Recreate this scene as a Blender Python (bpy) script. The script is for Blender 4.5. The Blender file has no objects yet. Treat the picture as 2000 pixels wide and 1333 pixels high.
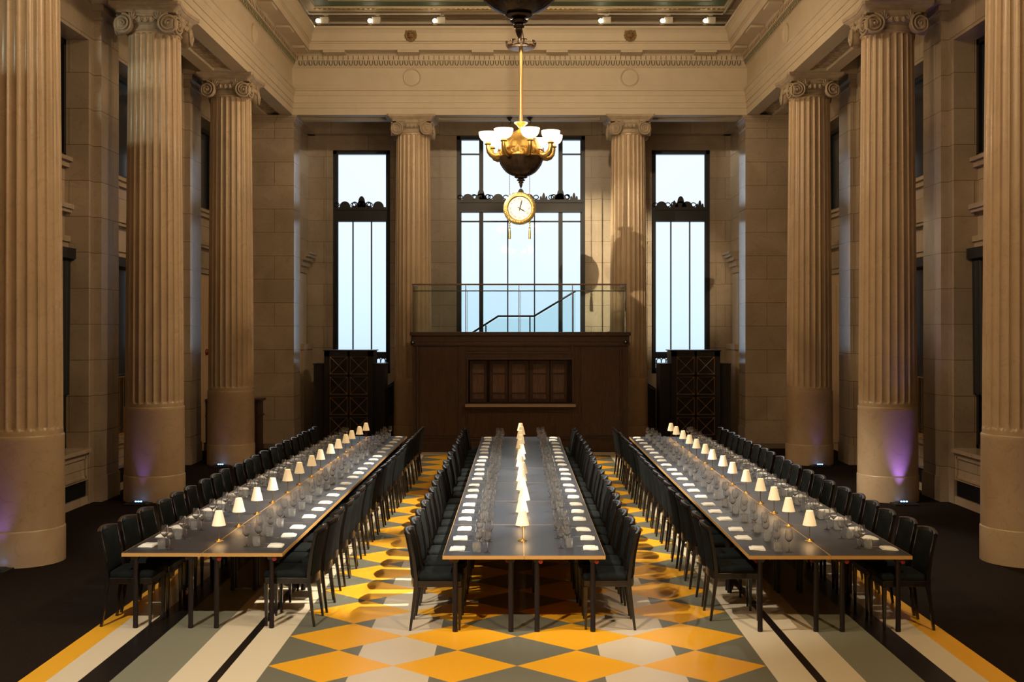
import bpy, math, random
from math import sin, cos, pi, radians
from mathutils import Vector, Matrix
random.seed(7)
SC = bpy.context.scene
COL = SC.collection

# ---------------------------------------------------------------- camera
F = 2210.0                      # focal length in pixels of the 2000 px wide frame
cd = bpy.data.cameras.new('camera'); cam = bpy.data.objects.new('camera', cd); COL.objects.link(cam)
cam.location = (-0.08, 0, 3.0); cam.rotation_euler = (pi/2, 0, 0)
cd.sensor_width = 36; cd.lens = 36*F/2000; cd.shift_x = -9/2000; cd.shift_y = -21.5/2000
cd.clip_end = 200
SC.camera = cam

# ---------------------------------------------------------------- view and world
SC.view_settings.view_transform = 'Standard'; SC.view_settings.look = 'None'
SC.view_settings.gamma = 1; SC.view_settings.use_curve_mapping = False
SC.view_settings.exposure = 0.0
world = bpy.data.worlds.new('overcast_sky'); SC.world = world; world.use_nodes = True
wn = world.node_tree; wn.nodes.clear()
wo = wn.nodes.new('ShaderNodeOutputWorld'); wb = wn.nodes.new('ShaderNodeBackground')
wtc = wn.nodes.new('ShaderNodeTexCoord'); wsx = wn.nodes.new('ShaderNodeSeparateXYZ')
wr = wn.nodes.new('ShaderNodeValToRGB'); wns = wn.nodes.new('ShaderNodeTexNoise'); wmx = wn.nodes.new('ShaderNodeMath')
wr.color_ramp.elements[0].position = 0.40; wr.color_ramp.elements[0].color = (0.47, 0.62, 0.76, 1)
wr.color_ramp.elements[1].position = 0.60; wr.color_ramp.elements[1].color = (0.80, 0.90, 1.0, 1)
e = wr.color_ramp.elements.new(0.50); e.color = (0.66, 0.83, 0.98, 1)
wns.inputs['Scale'].default_value = 3.0
wmx.operation = 'MULTIPLY_ADD'; wmx.inputs[1].default_value = 1.0
wn.links.new(wtc.outputs['Generated'], wsx.inputs[0]); wn.links.new(wtc.outputs['Generated'], wns.inputs['Vector'])
wm2 = wn.nodes.new('ShaderNodeMath'); wm2.operation = 'MULTIPLY_ADD'; wm2.inputs[1].default_value = 0.12; wm2.inputs[2].default_value = 0.44
wn.links.new(wns.outputs[0], wm2.inputs[0])
wn.links.new(wsx.outputs['Z'], wmx.inputs[0]); wn.links.new(wm2.outputs[0], wmx.inputs[2])
wn.links.new(wmx.outputs[0], wr.inputs[0]); wn.links.new(wr.outputs[0], wb.inputs[0])
wb.inputs[1].default_value = 1.3
wn.links.new(wb.outputs[0], wo.inputs[0])

WARM = (1.0, 0.74, 0.44); NEUT = (1.0, 0.91, 0.76)
def spot(name, loc, target, watts, deg, blend=0.5, color=WARM, size=0.06):
    l = bpy.data.lights.new(name, 'SPOT'); l.energy = watts; l.color = color
    l.spot_size = radians(deg); l.spot_blend = blend; l.shadow_soft_size = size
    o = bpy.data.objects.new(name, l); COL.objects.link(o); o.location = loc
    o.rotation_euler = (Vector(target)-Vector(loc)).to_track_quat('-Z', 'Y').to_euler()
    return o
def area(name, loc, target, watts, sx, sy, color, portal=False):
    l = bpy.data.lights.new(name, 'AREA'); l.shape = 'RECTANGLE'; l.size = sx; l.size_y = sy; l.energy = watts; l.color = color
    if portal: l.cycles.is_portal = True
    o = bpy.data.objects.new(name, l); COL.objects.link(o); o.location = loc
    o.rotation_euler = (Vector(target)-Vector(loc)).to_track_quat('-Z', 'Y').to_euler()
    return o
# daylight portals in the three tall windows of the back wall
area('window_portal', (0.045, 33.45, 5.2), (0.045, 0, 5.2), 1, 3.7, 6.9, (1, 1, 1), True)
area('window_portal', (-4.605, 33.45, 5.0), (-4.605, 0, 5.0), 1, 1.6, 6.5, (1, 1, 1), True)
area('window_portal', (4.71, 33.45, 5.0), (4.71, 0, 5.0), 1, 1.6, 6.5, (1, 1, 1), True)
# track spots high along both long sides of the hall
SPOTS = [
 # position, aim, watts, cone, colour
 ((5.2, 13.0, 11.0), (-1.95, 14.0, 0), 19000, 20, NEUT),
 ((5.2, 17.5, 11.0), (-1.9, 18.6, 0), 15000, 18, NEUT),
 ((5.2, 23.5, 11.0), (-1.9, 25.0, 0), 3500, 20, NEUT),
 ((-5.2, 15.5, 11.0), (1.9, 16.8, 0), 15000, 22, NEUT),
 ((-5.2, 22.5, 11.0), (2.0, 24.4, 0), 11000, 20, NEUT),
 ((-5.2, 9.5, 11.0), (0.7, 13.0, 0.7), 4000, 28, NEUT),
 ((5.2, 9.0, 11.0), (-1.3, 10.6, 0.3), 2200, 30, NEUT),
 ((-5.2, 17.0, 11.0), (3.2, 20.0, 0.7), 6000, 24, NEUT),
 ((5.2, 19.0, 11.0), (4.0, 15.5, 0.7), 1800, 34, NEUT),
 ((-5.2, 19.0, 11.0), (-3.6, 17.5, 0.7), 2600, 34, NEUT),
 ((0.6, 6.0, 11.2), (0.0, 18.0, 0.7), 3500, 24, NEUT),
 ((-5.3, 21.5, 11.1), (2.45, 33.0, 4.8), 17000, 17, (1.0, 0.88, 0.62)),
 ((-5.3, 9.2, 10.0), (2.9, 30.0, 5.2), 9000, 10, (1.0, 0.80, 0.52)),
 ((-5.2, 1.0, 10.8), (-3.2, 8.8, 0.0), 7000, 44, (1.0, 0.90, 0.74)),
 ((5.2, 1.0, 10.8), (2.8, 8.8, 0.0), 3600, 48, (1.0, 0.74, 0.42)),
]
for p, t, w, c, colr in SPOTS: spot('track_spot_light', p, t, w, c, 0.6, colr, 0.035)
# wide warm fill lights in mid-air, added to brighten the columns and the frieze
for x in (-1, 1):
    for y in (4.0, 12.0, 20.0):
        spot('wall_wash_light', (-x*4.9, y, 11.0), (x*6.6, y+5.0, 3.2), 1650, 75, 1.0, WARM, 0.25)
spot('wall_wash_light', (0.3, 12.0, 11.1), (0.0, 29.8, 9.2), 3400, 50, 1.0, (1.0, 0.80, 0.52), 0.25)
for y in (18.2, 12.83):  # unseen spots added in place of daylight from the upper aisle windows
    for z in (6.95, 7.9):
        spot('column_spot_light', (-7.5, y, z), (-6.72, y+1.5, z), 20, 50, 0.3, (0.92, 1.0, 0.82), 0.04)

# ---------------------------------------------------------------- materials
def new_mat(name):
    m = bpy.data.materials.new(name); m.use_nodes = True
    return m, m.node_tree, m.node_tree.nodes['Principled BSDF']
def plain(name, col, rough=0.5, metal=0.0, emit=None, es=0.0, spec=0.5, coat=0):
    m, t, b = new_mat(name)
    b.inputs['Base Color'].default_value = (*col, 1); b.inputs['Roughness'].default_value = rough
    b.inputs['Metallic'].default_value = metal; b.inputs['Specular IOR Level'].default_value = spec
    if coat: b.inputs['Coat Weight'].default_value = coat
    if emit: b.inputs['Emission Color'].default_value = (*emit, 1); b.inputs['Emission Strength'].default_value = es
    return m
def N(t, k, **kw):
    n = t.nodes.new('ShaderNode'+k)
    for a, v in kw.items(): setattr(n, a, v)
    return n
def noisy(name, c1, c2, scale=4, rough=0.4, bump=0.0, bscale=60, detail=6, stretch=(1, 1, 1), veins=None, joints=None, spec=0.5, metal=0.0, rvar=0.0):
    m, t, b = new_mat(name); L = t.links.new
    tc = N(t, 'TexCoord'); mp = N(t, 'Mapping'); mp.inputs['Scale'].default_value = stretch
    L(tc.outputs['Object'], mp.inputs[0])
    nz = N(t, 'TexNoise'); nz.inputs['Scale'].default_value = scale; nz.inputs['Detail'].default_value = detail; nz.inputs['Distortion'].default_value = 0.6
    L(mp.outputs[0], nz.inputs['Vector'])
    mx = N(t, 'MixRGB'); mx.inputs[1].default_value = (*c1, 1); mx.inputs[2].default_value = (*c2, 1)
    rp = N(t, 'ValToRGB'); rp.color_ramp.elements[0].position = 0.35; rp.color_ramp.elements[1].position = 0.65
    L(nz.outputs[0], rp.inputs[0]); L(rp.outputs[0], mx.inputs[0]); out = mx.outputs[0]
    if veins:
        n2 = N(t, 'TexNoise'); n2.inputs['Scale'].default_value = 2.2; n2.inputs['Detail'].default_value = 8; n2.inputs['Distortion'].default_value = 1.6
        L(mp.outputs[0], n2.inputs['Vector'])
        r2 = N(t, 'ValToRGB'); cr = r2.color_ramp
        cr.elements[0].position = 0.485; cr.elements[0].color = (0, 0, 0, 1); cr.elements[1].position = 0.515; cr.elements[1].color = (0, 0, 0, 1)
        el = cr.elements.new(0.5); el.color = (0.32, 0.32, 0.32, 1)
        L(n2.outputs[0], r2.inputs[0])
        m2 = N(t, 'MixRGB'); m2.inputs[2].default_value = (*veins, 1); L(r2.outputs[0], m2.inputs[0]); L(out, m2.inputs[1]); out = m2.outputs[0]
    hgt = None
    if joints:
        bw, bh = joints
        sx = N(t, 'SeparateXYZ'); L(tc.outputs['Object'], sx.inputs[0])
        ad = N(t, 'Math', operation='ADD'); L(sx.outputs[0], ad.inputs[0]); L(sx.outputs[1], ad.inputs[1])
        cb = N(t, 'CombineXYZ'); L(ad.outputs[0], cb.inputs[0]); L(sx.outputs[2], cb.inputs[1])
        br = N(t, 'TexBrick'); br.inputs['Scale'].default_value = 1; br.inputs['Brick Width'].default_value = bw; br.inputs['Row Height'].default_value = bh
        br.inputs['Mortar Size'].default_value = 0.006; br.inputs['Mortar Smooth'].default_value = 0.3
        br.inputs['Color1'].default_value = (1, 1, 1, 1); br.inputs['Color2'].default_value = (0.86, 0.86, 0.86, 1); br.inputs['Mortar'].default_value = (0.35, 0.3, 0.25, 1)
        L(cb.outputs[0], br.inputs['Vector'])
        m3 = N(t, 'MixRGB', blend_type='MULTIPLY'); m3.inputs[0].default_value = 1; L(out, m3.inputs[1]); L(br.outputs['Color'], m3.inputs[2]); out = m3.outputs[0]
    L(out, b.inputs['Base Color'])
    b.inputs['Roughness'].default_value = rough; b.inputs['Specular IOR Level'].default_value = spec; b.inputs['Metallic'].default_value = metal
    if rvar:
        mr = N(t, 'MapRange'); mr.inputs['To Min'].default_value = rough-rvar; mr.inputs['To Max'].default_value = rough+rvar
        L(nz.outputs[0], mr.inputs[0]); L(mr.outputs[0], b.inputs['Roughness'])
    if bump:
        n3 = N(t, 'TexNoise'); n3.inputs['Scale'].default_value = bscale; n3.inputs['Detail'].default_value = 3
        L(mp.outputs[0], n3.inputs['Vector'])
        bp = N(t, 'Bump'); bp.inputs['Strength'].default_value = bump; bp.inputs['Distance'].default_value = 0.01
        L(n3.outputs[0], bp.inputs['Height']); L(bp.outputs[0], b.inputs['Normal'])
    return m

M = {}
M['marble'] = noisy('cream_marble', (0.53, 0.385, 0.245), (0.46, 0.325, 0.20), 1.5, 0.30, 0.10, 30, veins=(0.32, 0.21, 0.13), rvar=0.08)
M['ashlar'] = noisy('ashlar_marble', (0.47, 0.37, 0.27), (0.38, 0.29, 0.20), 1.1, 0.20, 0.08, 20, veins=(0.24, 0.16, 0.10), joints=(2.6, 0.62), spec=0.7, rvar=0.10)
M['capstone'] = noisy('carved_stone', (0.46, 0.36, 0.26), (0.38, 0.29, 0.20), 6, 0.6, 0.2, 40)
M['plaster'] = noisy('painted_plaster', (0.60, 0.50, 0.37), (0.56, 0.465, 0.34), 2, 0.55, 0.06, 50)
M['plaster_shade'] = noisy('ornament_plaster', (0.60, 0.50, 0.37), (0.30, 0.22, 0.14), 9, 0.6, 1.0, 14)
M['green_paint'] = plain('green_ceiling_paint', (0.10, 0.15, 0.09), 0.6)
M['green_line'] = plain('green_egg_outline', (0.17, 0.155, 0.085), 0.6)
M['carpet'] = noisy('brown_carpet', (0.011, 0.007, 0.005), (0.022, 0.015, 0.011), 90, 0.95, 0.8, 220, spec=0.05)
M['stone_floor'] = noisy('grey_stone_floor', (0.24, 0.21, 0.18), (0.19, 0.165, 0.14), 3, 0.3, joints=(0.9, 0.9))
def wood(name, c1, c2, rough=0.35, spec=0.5, coat=0.0, s=(14, 14, 1.2)):
    m = noisy(name, c1, c2, 3.0, rough, 0.05, 30, stretch=s, spec=spec)
    if coat: m.node_tree.nodes['Principled BSDF'].inputs['Coat Weight'].default_value = coat
    return m
M['walnut'] = wood('dark_walnut', (0.040, 0.018, 0.010), (0.070, 0.032, 0.018), 0.42)
M['walnut_light'] = wood('worn_walnut', (0.17, 0.10, 0.07), (0.09, 0.05, 0.035), 0.30)  # lighter walnut tone for the shutter insets and handrail
M['black_wood'] = wood('black_stained_wood', (0.007, 0.005, 0.004), (0.014, 0.010, 0.008), 0.22, coat=0.3)
M['screen_wood'] = wood('charcoal_wood', (0.016, 0.014, 0.015), (0.024, 0.020, 0.020), 0.45)
M['fabric'] = noisy('dark_green_upholstery', (0.0045, 0.0062, 0.0066), (0.0085, 0.0105, 0.0098), 7, 0.9, 0.25, 400, spec=0.12)
M['table_top'] = noisy('charcoal_laminate', (0.009, 0.012, 0.020), (0.016, 0.020, 0.032), 20, 0.40, 0.06, 300, stretch=(1, 8, 1), spec=1.0)  # base colour tinted blue to add to the window reflection
M['edge'] = plain('golden_edge_banding', (0.50, 0.28, 0.085), 0.4)
M['tube'] = plain('black_painted_steel', (0.018, 0.013, 0.012), 0.3, 0.3)
M['red'] = plain('red_clamp', (0.20, 0.012, 0.008), 0.5)
M['brass'] = plain('polished_brass', (0.78, 0.50, 0.16), 0.2, 1.0)
M['gilt'] = noisy('gilded_bronze', (0.70, 0.46, 0.15), (0.50, 0.31, 0.09), 8, 0.3, 0.1, 40, metal=0.9)
M['old_gilt'] = plain('dull_gilding', (0.26, 0.17, 0.07), 0.5, 0.4)
M['bronze'] = noisy('dark_bronze', (0.030, 0.018, 0.012), (0.055, 0.032, 0.02), 8, 0.26, 0.1, 30, metal=0.4)
M['linen'] = plain('white_linen', (0.74, 0.71, 0.64), 0.8)
M['ledge'] = plain('pale_timber_ledge', (0.34, 0.25, 0.17), 0.4)
M['steel'] = plain('polished_steel', (0.72, 0.71, 0.68), 0.18, 1.0)
M['iron'] = plain('black_iron', (0.010, 0.010, 0.012), 0.4, 0.2)
M['iron_brown'] = plain('bronze_iron', (0.013, 0.010, 0.009), 0.4, 0.2)
M['white_metal'] = plain('white_fixture_paint', (0.55, 0.50, 0.42), 0.4)
M['black'] = plain('matt_black', (0.008, 0.008, 0.009), 0.6)
M['dark_glass'] = plain('dark_window_glass', (0.016, 0.022, 0.030), 0.12, 0.0, spec=0.6)
M['beige_paint'] = plain('beige_paint', (0.50, 0.36, 0.22), 0.5)
M['lens'] = plain('lit_lamp_lens', (1, 1, 1), 0.4, emit=(1.0, 0.85, 0.62), es=22.0)
M['blue_lens'] = plain('blue_led_lens', (0.6, 0.8, 1), 0.3, emit=(0.12, 0.35, 1.0), es=14.0)
M['opal'] = plain('lit_opal_glass', (0.9, 0.85, 0.75), 0.35, emit=(1.0, 0.80, 0.52), es=2.6)
M['clock_face'] = plain('white_clock_face', (0.50, 0.50, 0.49), 0.5, emit=(1.0, 0.93, 0.84), es=0.0)
M['numeral'] = plain('clock_numeral_bronze', (0.10, 0.06, 0.03), 0.5)
M['hand'] = plain('clock_hand_black', (0.02, 0.015, 0.01), 0.5)
def shade_mat():
    m, t, b = new_mat('lit_cream_lamp_shade')
    b.inputs['Base Color'].default_value = (0.80, 0.74, 0.62, 1); b.inputs['Roughness'].default_value = 0.8
    b.inputs['Emission Color'].default_value = (1.0, 0.62, 0.26, 1); b.inputs['Emission Strength'].default_value = 0.50
    return m
M['shade'] = shade_mat()
def glass_mat(name, tint, rough=0.0, ior=1.45):
    m, t, b = new_mat(name); t.nodes.remove(b)
    g = N(t, 'BsdfGlass'); g.inputs['Color'].default_value = (*tint, 1); g.inputs['Roughness'].default_value = rough; g.inputs['IOR'].default_value = ior
    t.links.new(g.outputs[0], t.nodes['Material Output'].inputs[0]); return m
def drinking_glass(name, frost, shine, rough):
    m, t, b = new_mat(name); t.nodes.remove(b); L = t.links.new
    g = N(t, 'BsdfGlass'); g.inputs['Color'].default_value = (1, 1, 1, 1); g.inputs['Roughness'].default_value = 0.02; g.inputs['IOR'].default_value = 1.5
    gl = N(t, 'BsdfGlossy'); gl.inputs['Roughness'].default_value = rough
    df = N(t, 'BsdfTranslucent'); df.inputs[0].default_value = (0.97, 0.97, 0.95, 1)
    dd = N(t, 'BsdfDiffuse'); dd.inputs[0].default_value = (0.97, 0.97, 0.95, 1)
    m0 = N(t, 'MixShader'); m0.inputs[0].default_value = 0.5; L(df.outputs[0], m0.inputs[1]); L(dd.outputs[0], m0.inputs[2])
    m1 = N(t, 'MixShader'); m1.inputs[0].default_value = frost; L(g.outputs[0], m1.inputs[1]); L(m0.outputs[0], m1.inputs[2])
    m3 = N(t, 'MixShader'); m3.inputs[0].default_value = shine; L(m1.outputs[0], m3.inputs[1]); L(gl.outputs[0], m3.inputs[2])
    L(m3.outputs[0], t.nodes['Material Output'].inputs[0]); return m
M['glass'] = drinking_glass('clear_wine_glass', 0.008, 0.035, 0.07)
M['crystal'] = drinking_glass('cut_crystal', 0.10, 0.10, 0.10)
def sheet_mat(name, tint, refl=0.06):
    m, t, b = new_mat(name); t.nodes.remove(b)
    tr = N(t, 'BsdfTransparent'); tr.inputs[0].default_value = (*tint, 1)
    gl = N(t, 'BsdfGlossy'); gl.inputs['Roughness'].default_value = 0.02
    fr = N(t, 'Fresnel'); fr.inputs[0].default_value = 1.45; mx = N(t, 'MixShader')
    L = t.links.new; L(fr.outputs[0], mx.inputs[0]); L(tr.outputs[0], mx.inputs[1]); L(gl.outputs[0], mx.inputs[2]); L(mx.outputs[0], t.nodes['Material Output'].inputs[0])
    return m
M['pane'] = sheet_mat('window_pane_glass', (0.97, 0.985, 1.0))
M['sheet'] = sheet_mat('greenish_balustrade_glass', (0.90, 0.955, 0.95))

# floor: harlequin of yellow, grey and cream diamonds between painted stripes
def floor_mat():
    m, t, b = new_mat('painted_harlequin_floor'); L = t.links.new
    tc = N(t, 'TexCoord'); sx = N(t, 'SeparateXYZ'); L(tc.outputs['Object'], sx.inputs[0])
    def ma(op, a, bb=None, c=None):
        n = N(t, 'Math', operation=op)
        for i, v in enumerate((a, bb, c)):
            if v is None: continue
            if isinstance(v, (int, float)): n.inputs[i].default_value = v
            else: L(v, n.inputs[i])
        return n.outputs[0]
    X = ma('ADD', sx.outputs[0], 0.075); Y = sx.outputs[1]
    AX = ma('ABSOLUTE', X)
    P, W = 0.975, 1.1125                       # diamond length and width
    u = ma('DIVIDE', X, W); v = ma('DIVIDE', ma('SUBTRACT', Y, 10.10), P)
    # rotated lattice: s = u+v, d = u-v ; yellow diamonds centred on u=k+.5, v=integer
    s = ma('ADD', ma('ADD', u, 0.5), v); d = ma('SUBTRACT', ma('ADD', u, 0.5), v)
    par = ma('ADD', ma('FLOOR', ma('ADD', s, 0.5)), ma('FLOOR', ma('ADD', d, 0.5)))
    half = ma('MULTIPLY', par, 0.5); fr = ma('FRACT', half)
    comp = ma('GREATER_THAN', fr, 0.25)        # 1: grey / cream diamond
    # cream part in the columns centred on |x| = W
    dx = ma('ABSOLUTE', ma('SUBTRACT', AX, W)); creamd = ma('LESS_THAN', dx, 0.35)
    YEL = (0.70, 0.33, 0.018, 1); GREY = (0.135, 0.130, 0.095, 1); CREAM = (0.62, 0.53, 0.38, 1); BLK = (0.008, 0.007, 0.007, 1); YEL2 = (0.72, 0.36, 0.02, 1)
    def mix(f, c1, c2):
        n = N(t, 'MixRGB'); L(f, n.inputs[0])
        for i, c in ((1, c1), (2, c2)):
            if isinstance(c, tuple): n.inputs[i].default_value = c
            else: L(c, n.inputs[i])
        return n.outputs[0]
    gc = mix(creamd, GREY, (0.52, 0.43, 0.31, 1))
    dia = mix(comp, YEL, gc)
    col = dia
    for edge, c in ((2.225, CREAM), (2.556, BLK), (2.638, CREAM), (2.976, (0.20, 0.195, 0.14, 1)), (3.476, BLK), (3.745, CREAM), (4.022, YEL2), (4.257, CREAM)):
        col = mix(ma('GREATER_THAN', AX, edge), col, c)
    far = ma('GREATER_THAN', Y, 27.1); inner = ma('LESS_THAN', AX, 2.556)
    col = mix(ma('MULTIPLY', far, inner), col, CREAM)
    nz = N(t, 'TexNoise'); nz.inputs['Scale'].default_value = 260; L(tc.outputs['Object'], nz.inputs['Vector'])
    mr = N(t, 'MapRange'); mr.inputs['From Min'].default_value = 0.3; mr.inputs['From Max'].default_value = 0.7; mr.inputs['To Min'].default_value = 0.92; mr.inputs['To Max'].default_value = 1.06
    L(nz.outputs[0], mr.inputs[0])
    mm = N(t, 'MixRGB', blend_type='MULTIPLY'); mm.inputs[0].default_value = 1; L(col, mm.inputs[1]); L(mr.outputs[0], mm.inputs[2])
    L(mm.outputs[0], b.inputs['Base Color']); b.inputs['Roughness'].default_value = 0.28; b.inputs['Specular IOR Level'].default_value = 0.5
    return m
M['floor'] = floor_mat()

# ---------------------------------------------------------------- mesh helpers
class MB:
    def __init__(s): s.v = []; s.f = []; s.m = []; s.mi = 0
    def add(s, vs, fs):
        o = len(s.v); s.v += [tuple(p) for p in vs]; s.f += [tuple(i+o for i in f) for f in fs]; s.m += [s.mi]*len(fs); return s
    def box(s, x0, x1, y0, y1, z0, z1):
        if x0 > x1: x0, x1 = x1, x0
        if y0 > y1: y0, y1 = y1, y0
        vs = [(x, y, z) for z in (z0, z1) for y in (y0, y1) for x in (x0, x1)]
        return s.add(vs, [(0, 2, 3, 1), (4, 5, 7, 6), (0, 1, 5, 4), (2, 6, 7, 3), (0, 4, 6, 2), (1, 3, 7, 5)])
    def frustum(s, a, b):
        # a, b = (cx, cy, z, hx, hy)
        vs = []
        for (cx, cy, z, hx, hy) in (a, b):
            vs += [(cx-hx, cy-hy, z), (cx+hx, cy-hy, z), (cx+hx, cy+hy, z), (cx-hx, cy+hy, z)]
        return s.add(vs, [(3, 2, 1, 0), (4, 5, 6, 7), (0, 1, 5, 4), (1, 2, 6, 5), (2, 3, 7, 6), (3, 0, 4, 7)])
    def loft(s, rings, closed=True, cap=True):
        n = len(rings[0]); vs = [p for r in rings for p in r]; fs = []
        for i in range(len(rings)-1):
            for j in range(n if closed else n-1):
                k = (j+1) % n; fs.append((i*n+j, i*n+k, (i+1)*n+k, (i+1)*n+j))
        if cap: fs.append(tuple(range(n-1, -1, -1))); fs.append(tuple((len(rings)-1)*n+j for j in range(n)))
        return s.add(vs, fs)
    def lathe(s, prof, n=24, c=(0, 0, 0), mod=None, cap=False):
        rings = []
        for (r, z) in prof:
            ring = []
            for j in range(n):
                a = 2*pi*j/n; rr = max(r, 1e-4)*(mod(a, r, z) if mod else 1)
                ring.append((c[0]+rr*cos(a), c[1]+rr*sin(a), c[2]+z))
            rings.append(ring)
        return s.loft(rings, True, cap)
    def tube(s, pts, r, n=8, cap=True):
        pts = [Vector(p) for p in pts]; rings = []; up = None
        for i, p in enumerate(pts):
            d = (pts[min(i+1, len(pts)-1)]-pts[max(i-1, 0)]).normalized()
            if up is None: up = Vector((0, 0, 1)) if abs(d.z) < 0.9 else Vector((1, 0, 0))
            a = d.cross(up).normalized(); bb = a.cross(d).normalized(); up = bb
            rr = r[i] if isinstance(r, (list, tuple)) else r
            rings.append([p+a*rr*cos(2*pi*j/n)+bb*rr*sin(2*pi*j/n) for j in range(n)])
        return s.loft(rings, True, cap)
    def ball(s, c, rx, ry, rz, n=10, m=7):
        rings = []
        for i in range(m+1):
            t = pi*i/m; z = -cos(t); q = max(sin(t), 1e-3)
            rings.append([(c[0]+rx*q*cos(2*pi*j/n), c[1]+ry*q*sin(2*pi*j/n), c[2]+rz*z) for j in range(n)])
        return s.loft(rings, True, True)
    def xform(s, mat, start=0):
        for i in range(start, len(s.v)): s.v[i] = tuple(mat @ Vector(s.v[i]))
        return s
    def build(s, name, mats, parent=None, smooth=False, bevel=0, angle=35):
        me = bpy.data.meshes.new(name); me.from_pydata(s.v, [], s.f)
        for k in (mats if isinstance(mats, (list, tuple)) else [mats]): me.materials.append(M[k])
        for p, mi in zip(me.polygons, s.m): p.material_index = mi
        me.validate(); me.update()
        import bmesh
        bm = bmesh.new(); bm.from_mesh(me); bmesh.ops.recalc_face_normals(bm, faces=bm.faces); bm.to_mesh(me); bm.free()
        if smooth:
            me.shade_smooth()
            try: me.set_sharp_from_angle(angle=radians(angle))
            except Exception: pass
        o = bpy.data.objects.new(name, me); COL.objects.link(o)
        if parent: o.parent = parent
        if bevel:
            b = o.modifiers.new('bevel', 'BEVEL'); b.width = bevel; b.segments = 2; b.limit_method = 'ANGLE'
        return o
def tag(o, label, cat, group=None, kind=None):
    o['label'] = label; o['category'] = cat
    if group: o['group'] = group
    if kind: o['kind'] = kind
    return o
def thing(name, label, cat, loc=(0, 0, 0), rz=0, group=None):
    o = bpy.data.objects.new(name, None); COL.objects.link(o); o.location = loc; o.rotation_euler = (0, 0, rz); o.empty_display_size = 0.1
    return tag(o, label, cat, group)
def struct(o, label, cat='room'):
    return tag(o, label, cat, kind='structure')
kids = {}
def dup(o, parent=None):
    c = o.copy(); COL.objects.link(c); c.parent = parent
    for ch in o.children: dup(ch, c)
    return c
ORD = ['', 'first', 'second', 'third', 'fourth', 'fifth', 'sixth', 'seventh', 'eighth', 'ninth', 'tenth', 'eleventh', 'twelfth', 'thirteenth', 'fourteenth',
       'fifteenth', 'sixteenth', 'seventeenth', 'eighteenth', 'nineteenth', 'twentieth', 'last']
COLY = [-1.41, 3.96, 9.33, 14.70, 20.07, 25.44]       # rows of side columns
CX = 6.5; BY = 30.25; BX = 2.875                       # side column x, back column y and x

# ================================================================ STRUCTURE
# floor
o = MB().box(-4.257-0.075, 4.257-0.075, -4, 27.8, -0.1, 0.0).build('floor', 'floor')
struct(o, 'painted floor of yellow, grey and cream diamonds bordered by long straight stripes', 'floor')
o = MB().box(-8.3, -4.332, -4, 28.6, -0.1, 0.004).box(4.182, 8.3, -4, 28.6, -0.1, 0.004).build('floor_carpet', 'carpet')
struct(o, 'dark brown carpet covering both side aisles under the columns', 'carpet')
o = MB().box(-4.332, 4.182, 27.8, 28.6, -0.1, 0.0).box(-8.3, 8.3, 28.6, 33.6, -0.1, 0.0).build('floor_stone', 'stone_floor')
struct(o, 'grey stone floor strip at the far end below the tall windows', 'floor')

# entablature (moulded cornice) as mitred sweeps, one per side
IX = 5.98; IY = 29.8
PROF = [(-1.05, 9.35), (-1.05, 8.72), (-1.0, 8.67), (-0.98, 8.67), (-0.72, 8.67), (-0.72, 8.74), (-0.33, 8.74), (-0.33, 8.67), (0, 8.67), (0, 8.84), (0.02, 8.845), (0.02, 8.98), (0.04, 8.985), (0.04, 9.16), (0.055, 9.17), (0.07, 9.24), (0.07, 9.28),
        (0.10, 9.30), (0.10, 9.345), (0.025, 9.355), (0.0, 9.37), (0.0, 9.44), (-0.01, 9.45), (-0.01, 9.90), (0.02, 9.93), (0.03, 9.96), (0.09, 10.04), (0.10, 10.07), (0.13, 10.075), (0.14, 10.2), (0.17, 10.22),
        (0.17, 10.26), (0.30, 10.27), (0.52, 10.265), (0.537, 10.25), (0.537, 10.41), (0.56, 10.42), (0.56, 10.45), (0.60, 10.47), (0.615, 10.56), (0.63, 10.66), (0.67, 10.73), (0.70, 10.76), (0.714, 10.77), (0.714, 10.82), (0.66, 10.83), (-0.6, 10.83)]
def sweep(side):
    b = MB(); rings = []
    for (p, z) in PROF:
        if side == 'left': rings.append([(-IX+p, -4, z), (-IX+p, IY-p, z)])
        if side == 'right': rings.append([(IX-p, -4, z), (IX-p, IY-p, z)])
        if side == 'back': rings.append([(-IX+p, IY-p, z), (IX-p, IY-p, z)])
    b.loft(rings, False, False); return b
for i, sd in enumerate(('left', 'right', 'back')):
    o = sweep(sd).build('trim_%d' % (i+1), 'plaster'); struct(o, {'left': 'long moulded cream entablature above the row of columns on the left', 'right': 'long moulded cream entablature above the row of columns on the right', 'back': 'moulded cream entablature crossing above the tall windows'}[sd], 'cornice')
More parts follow.
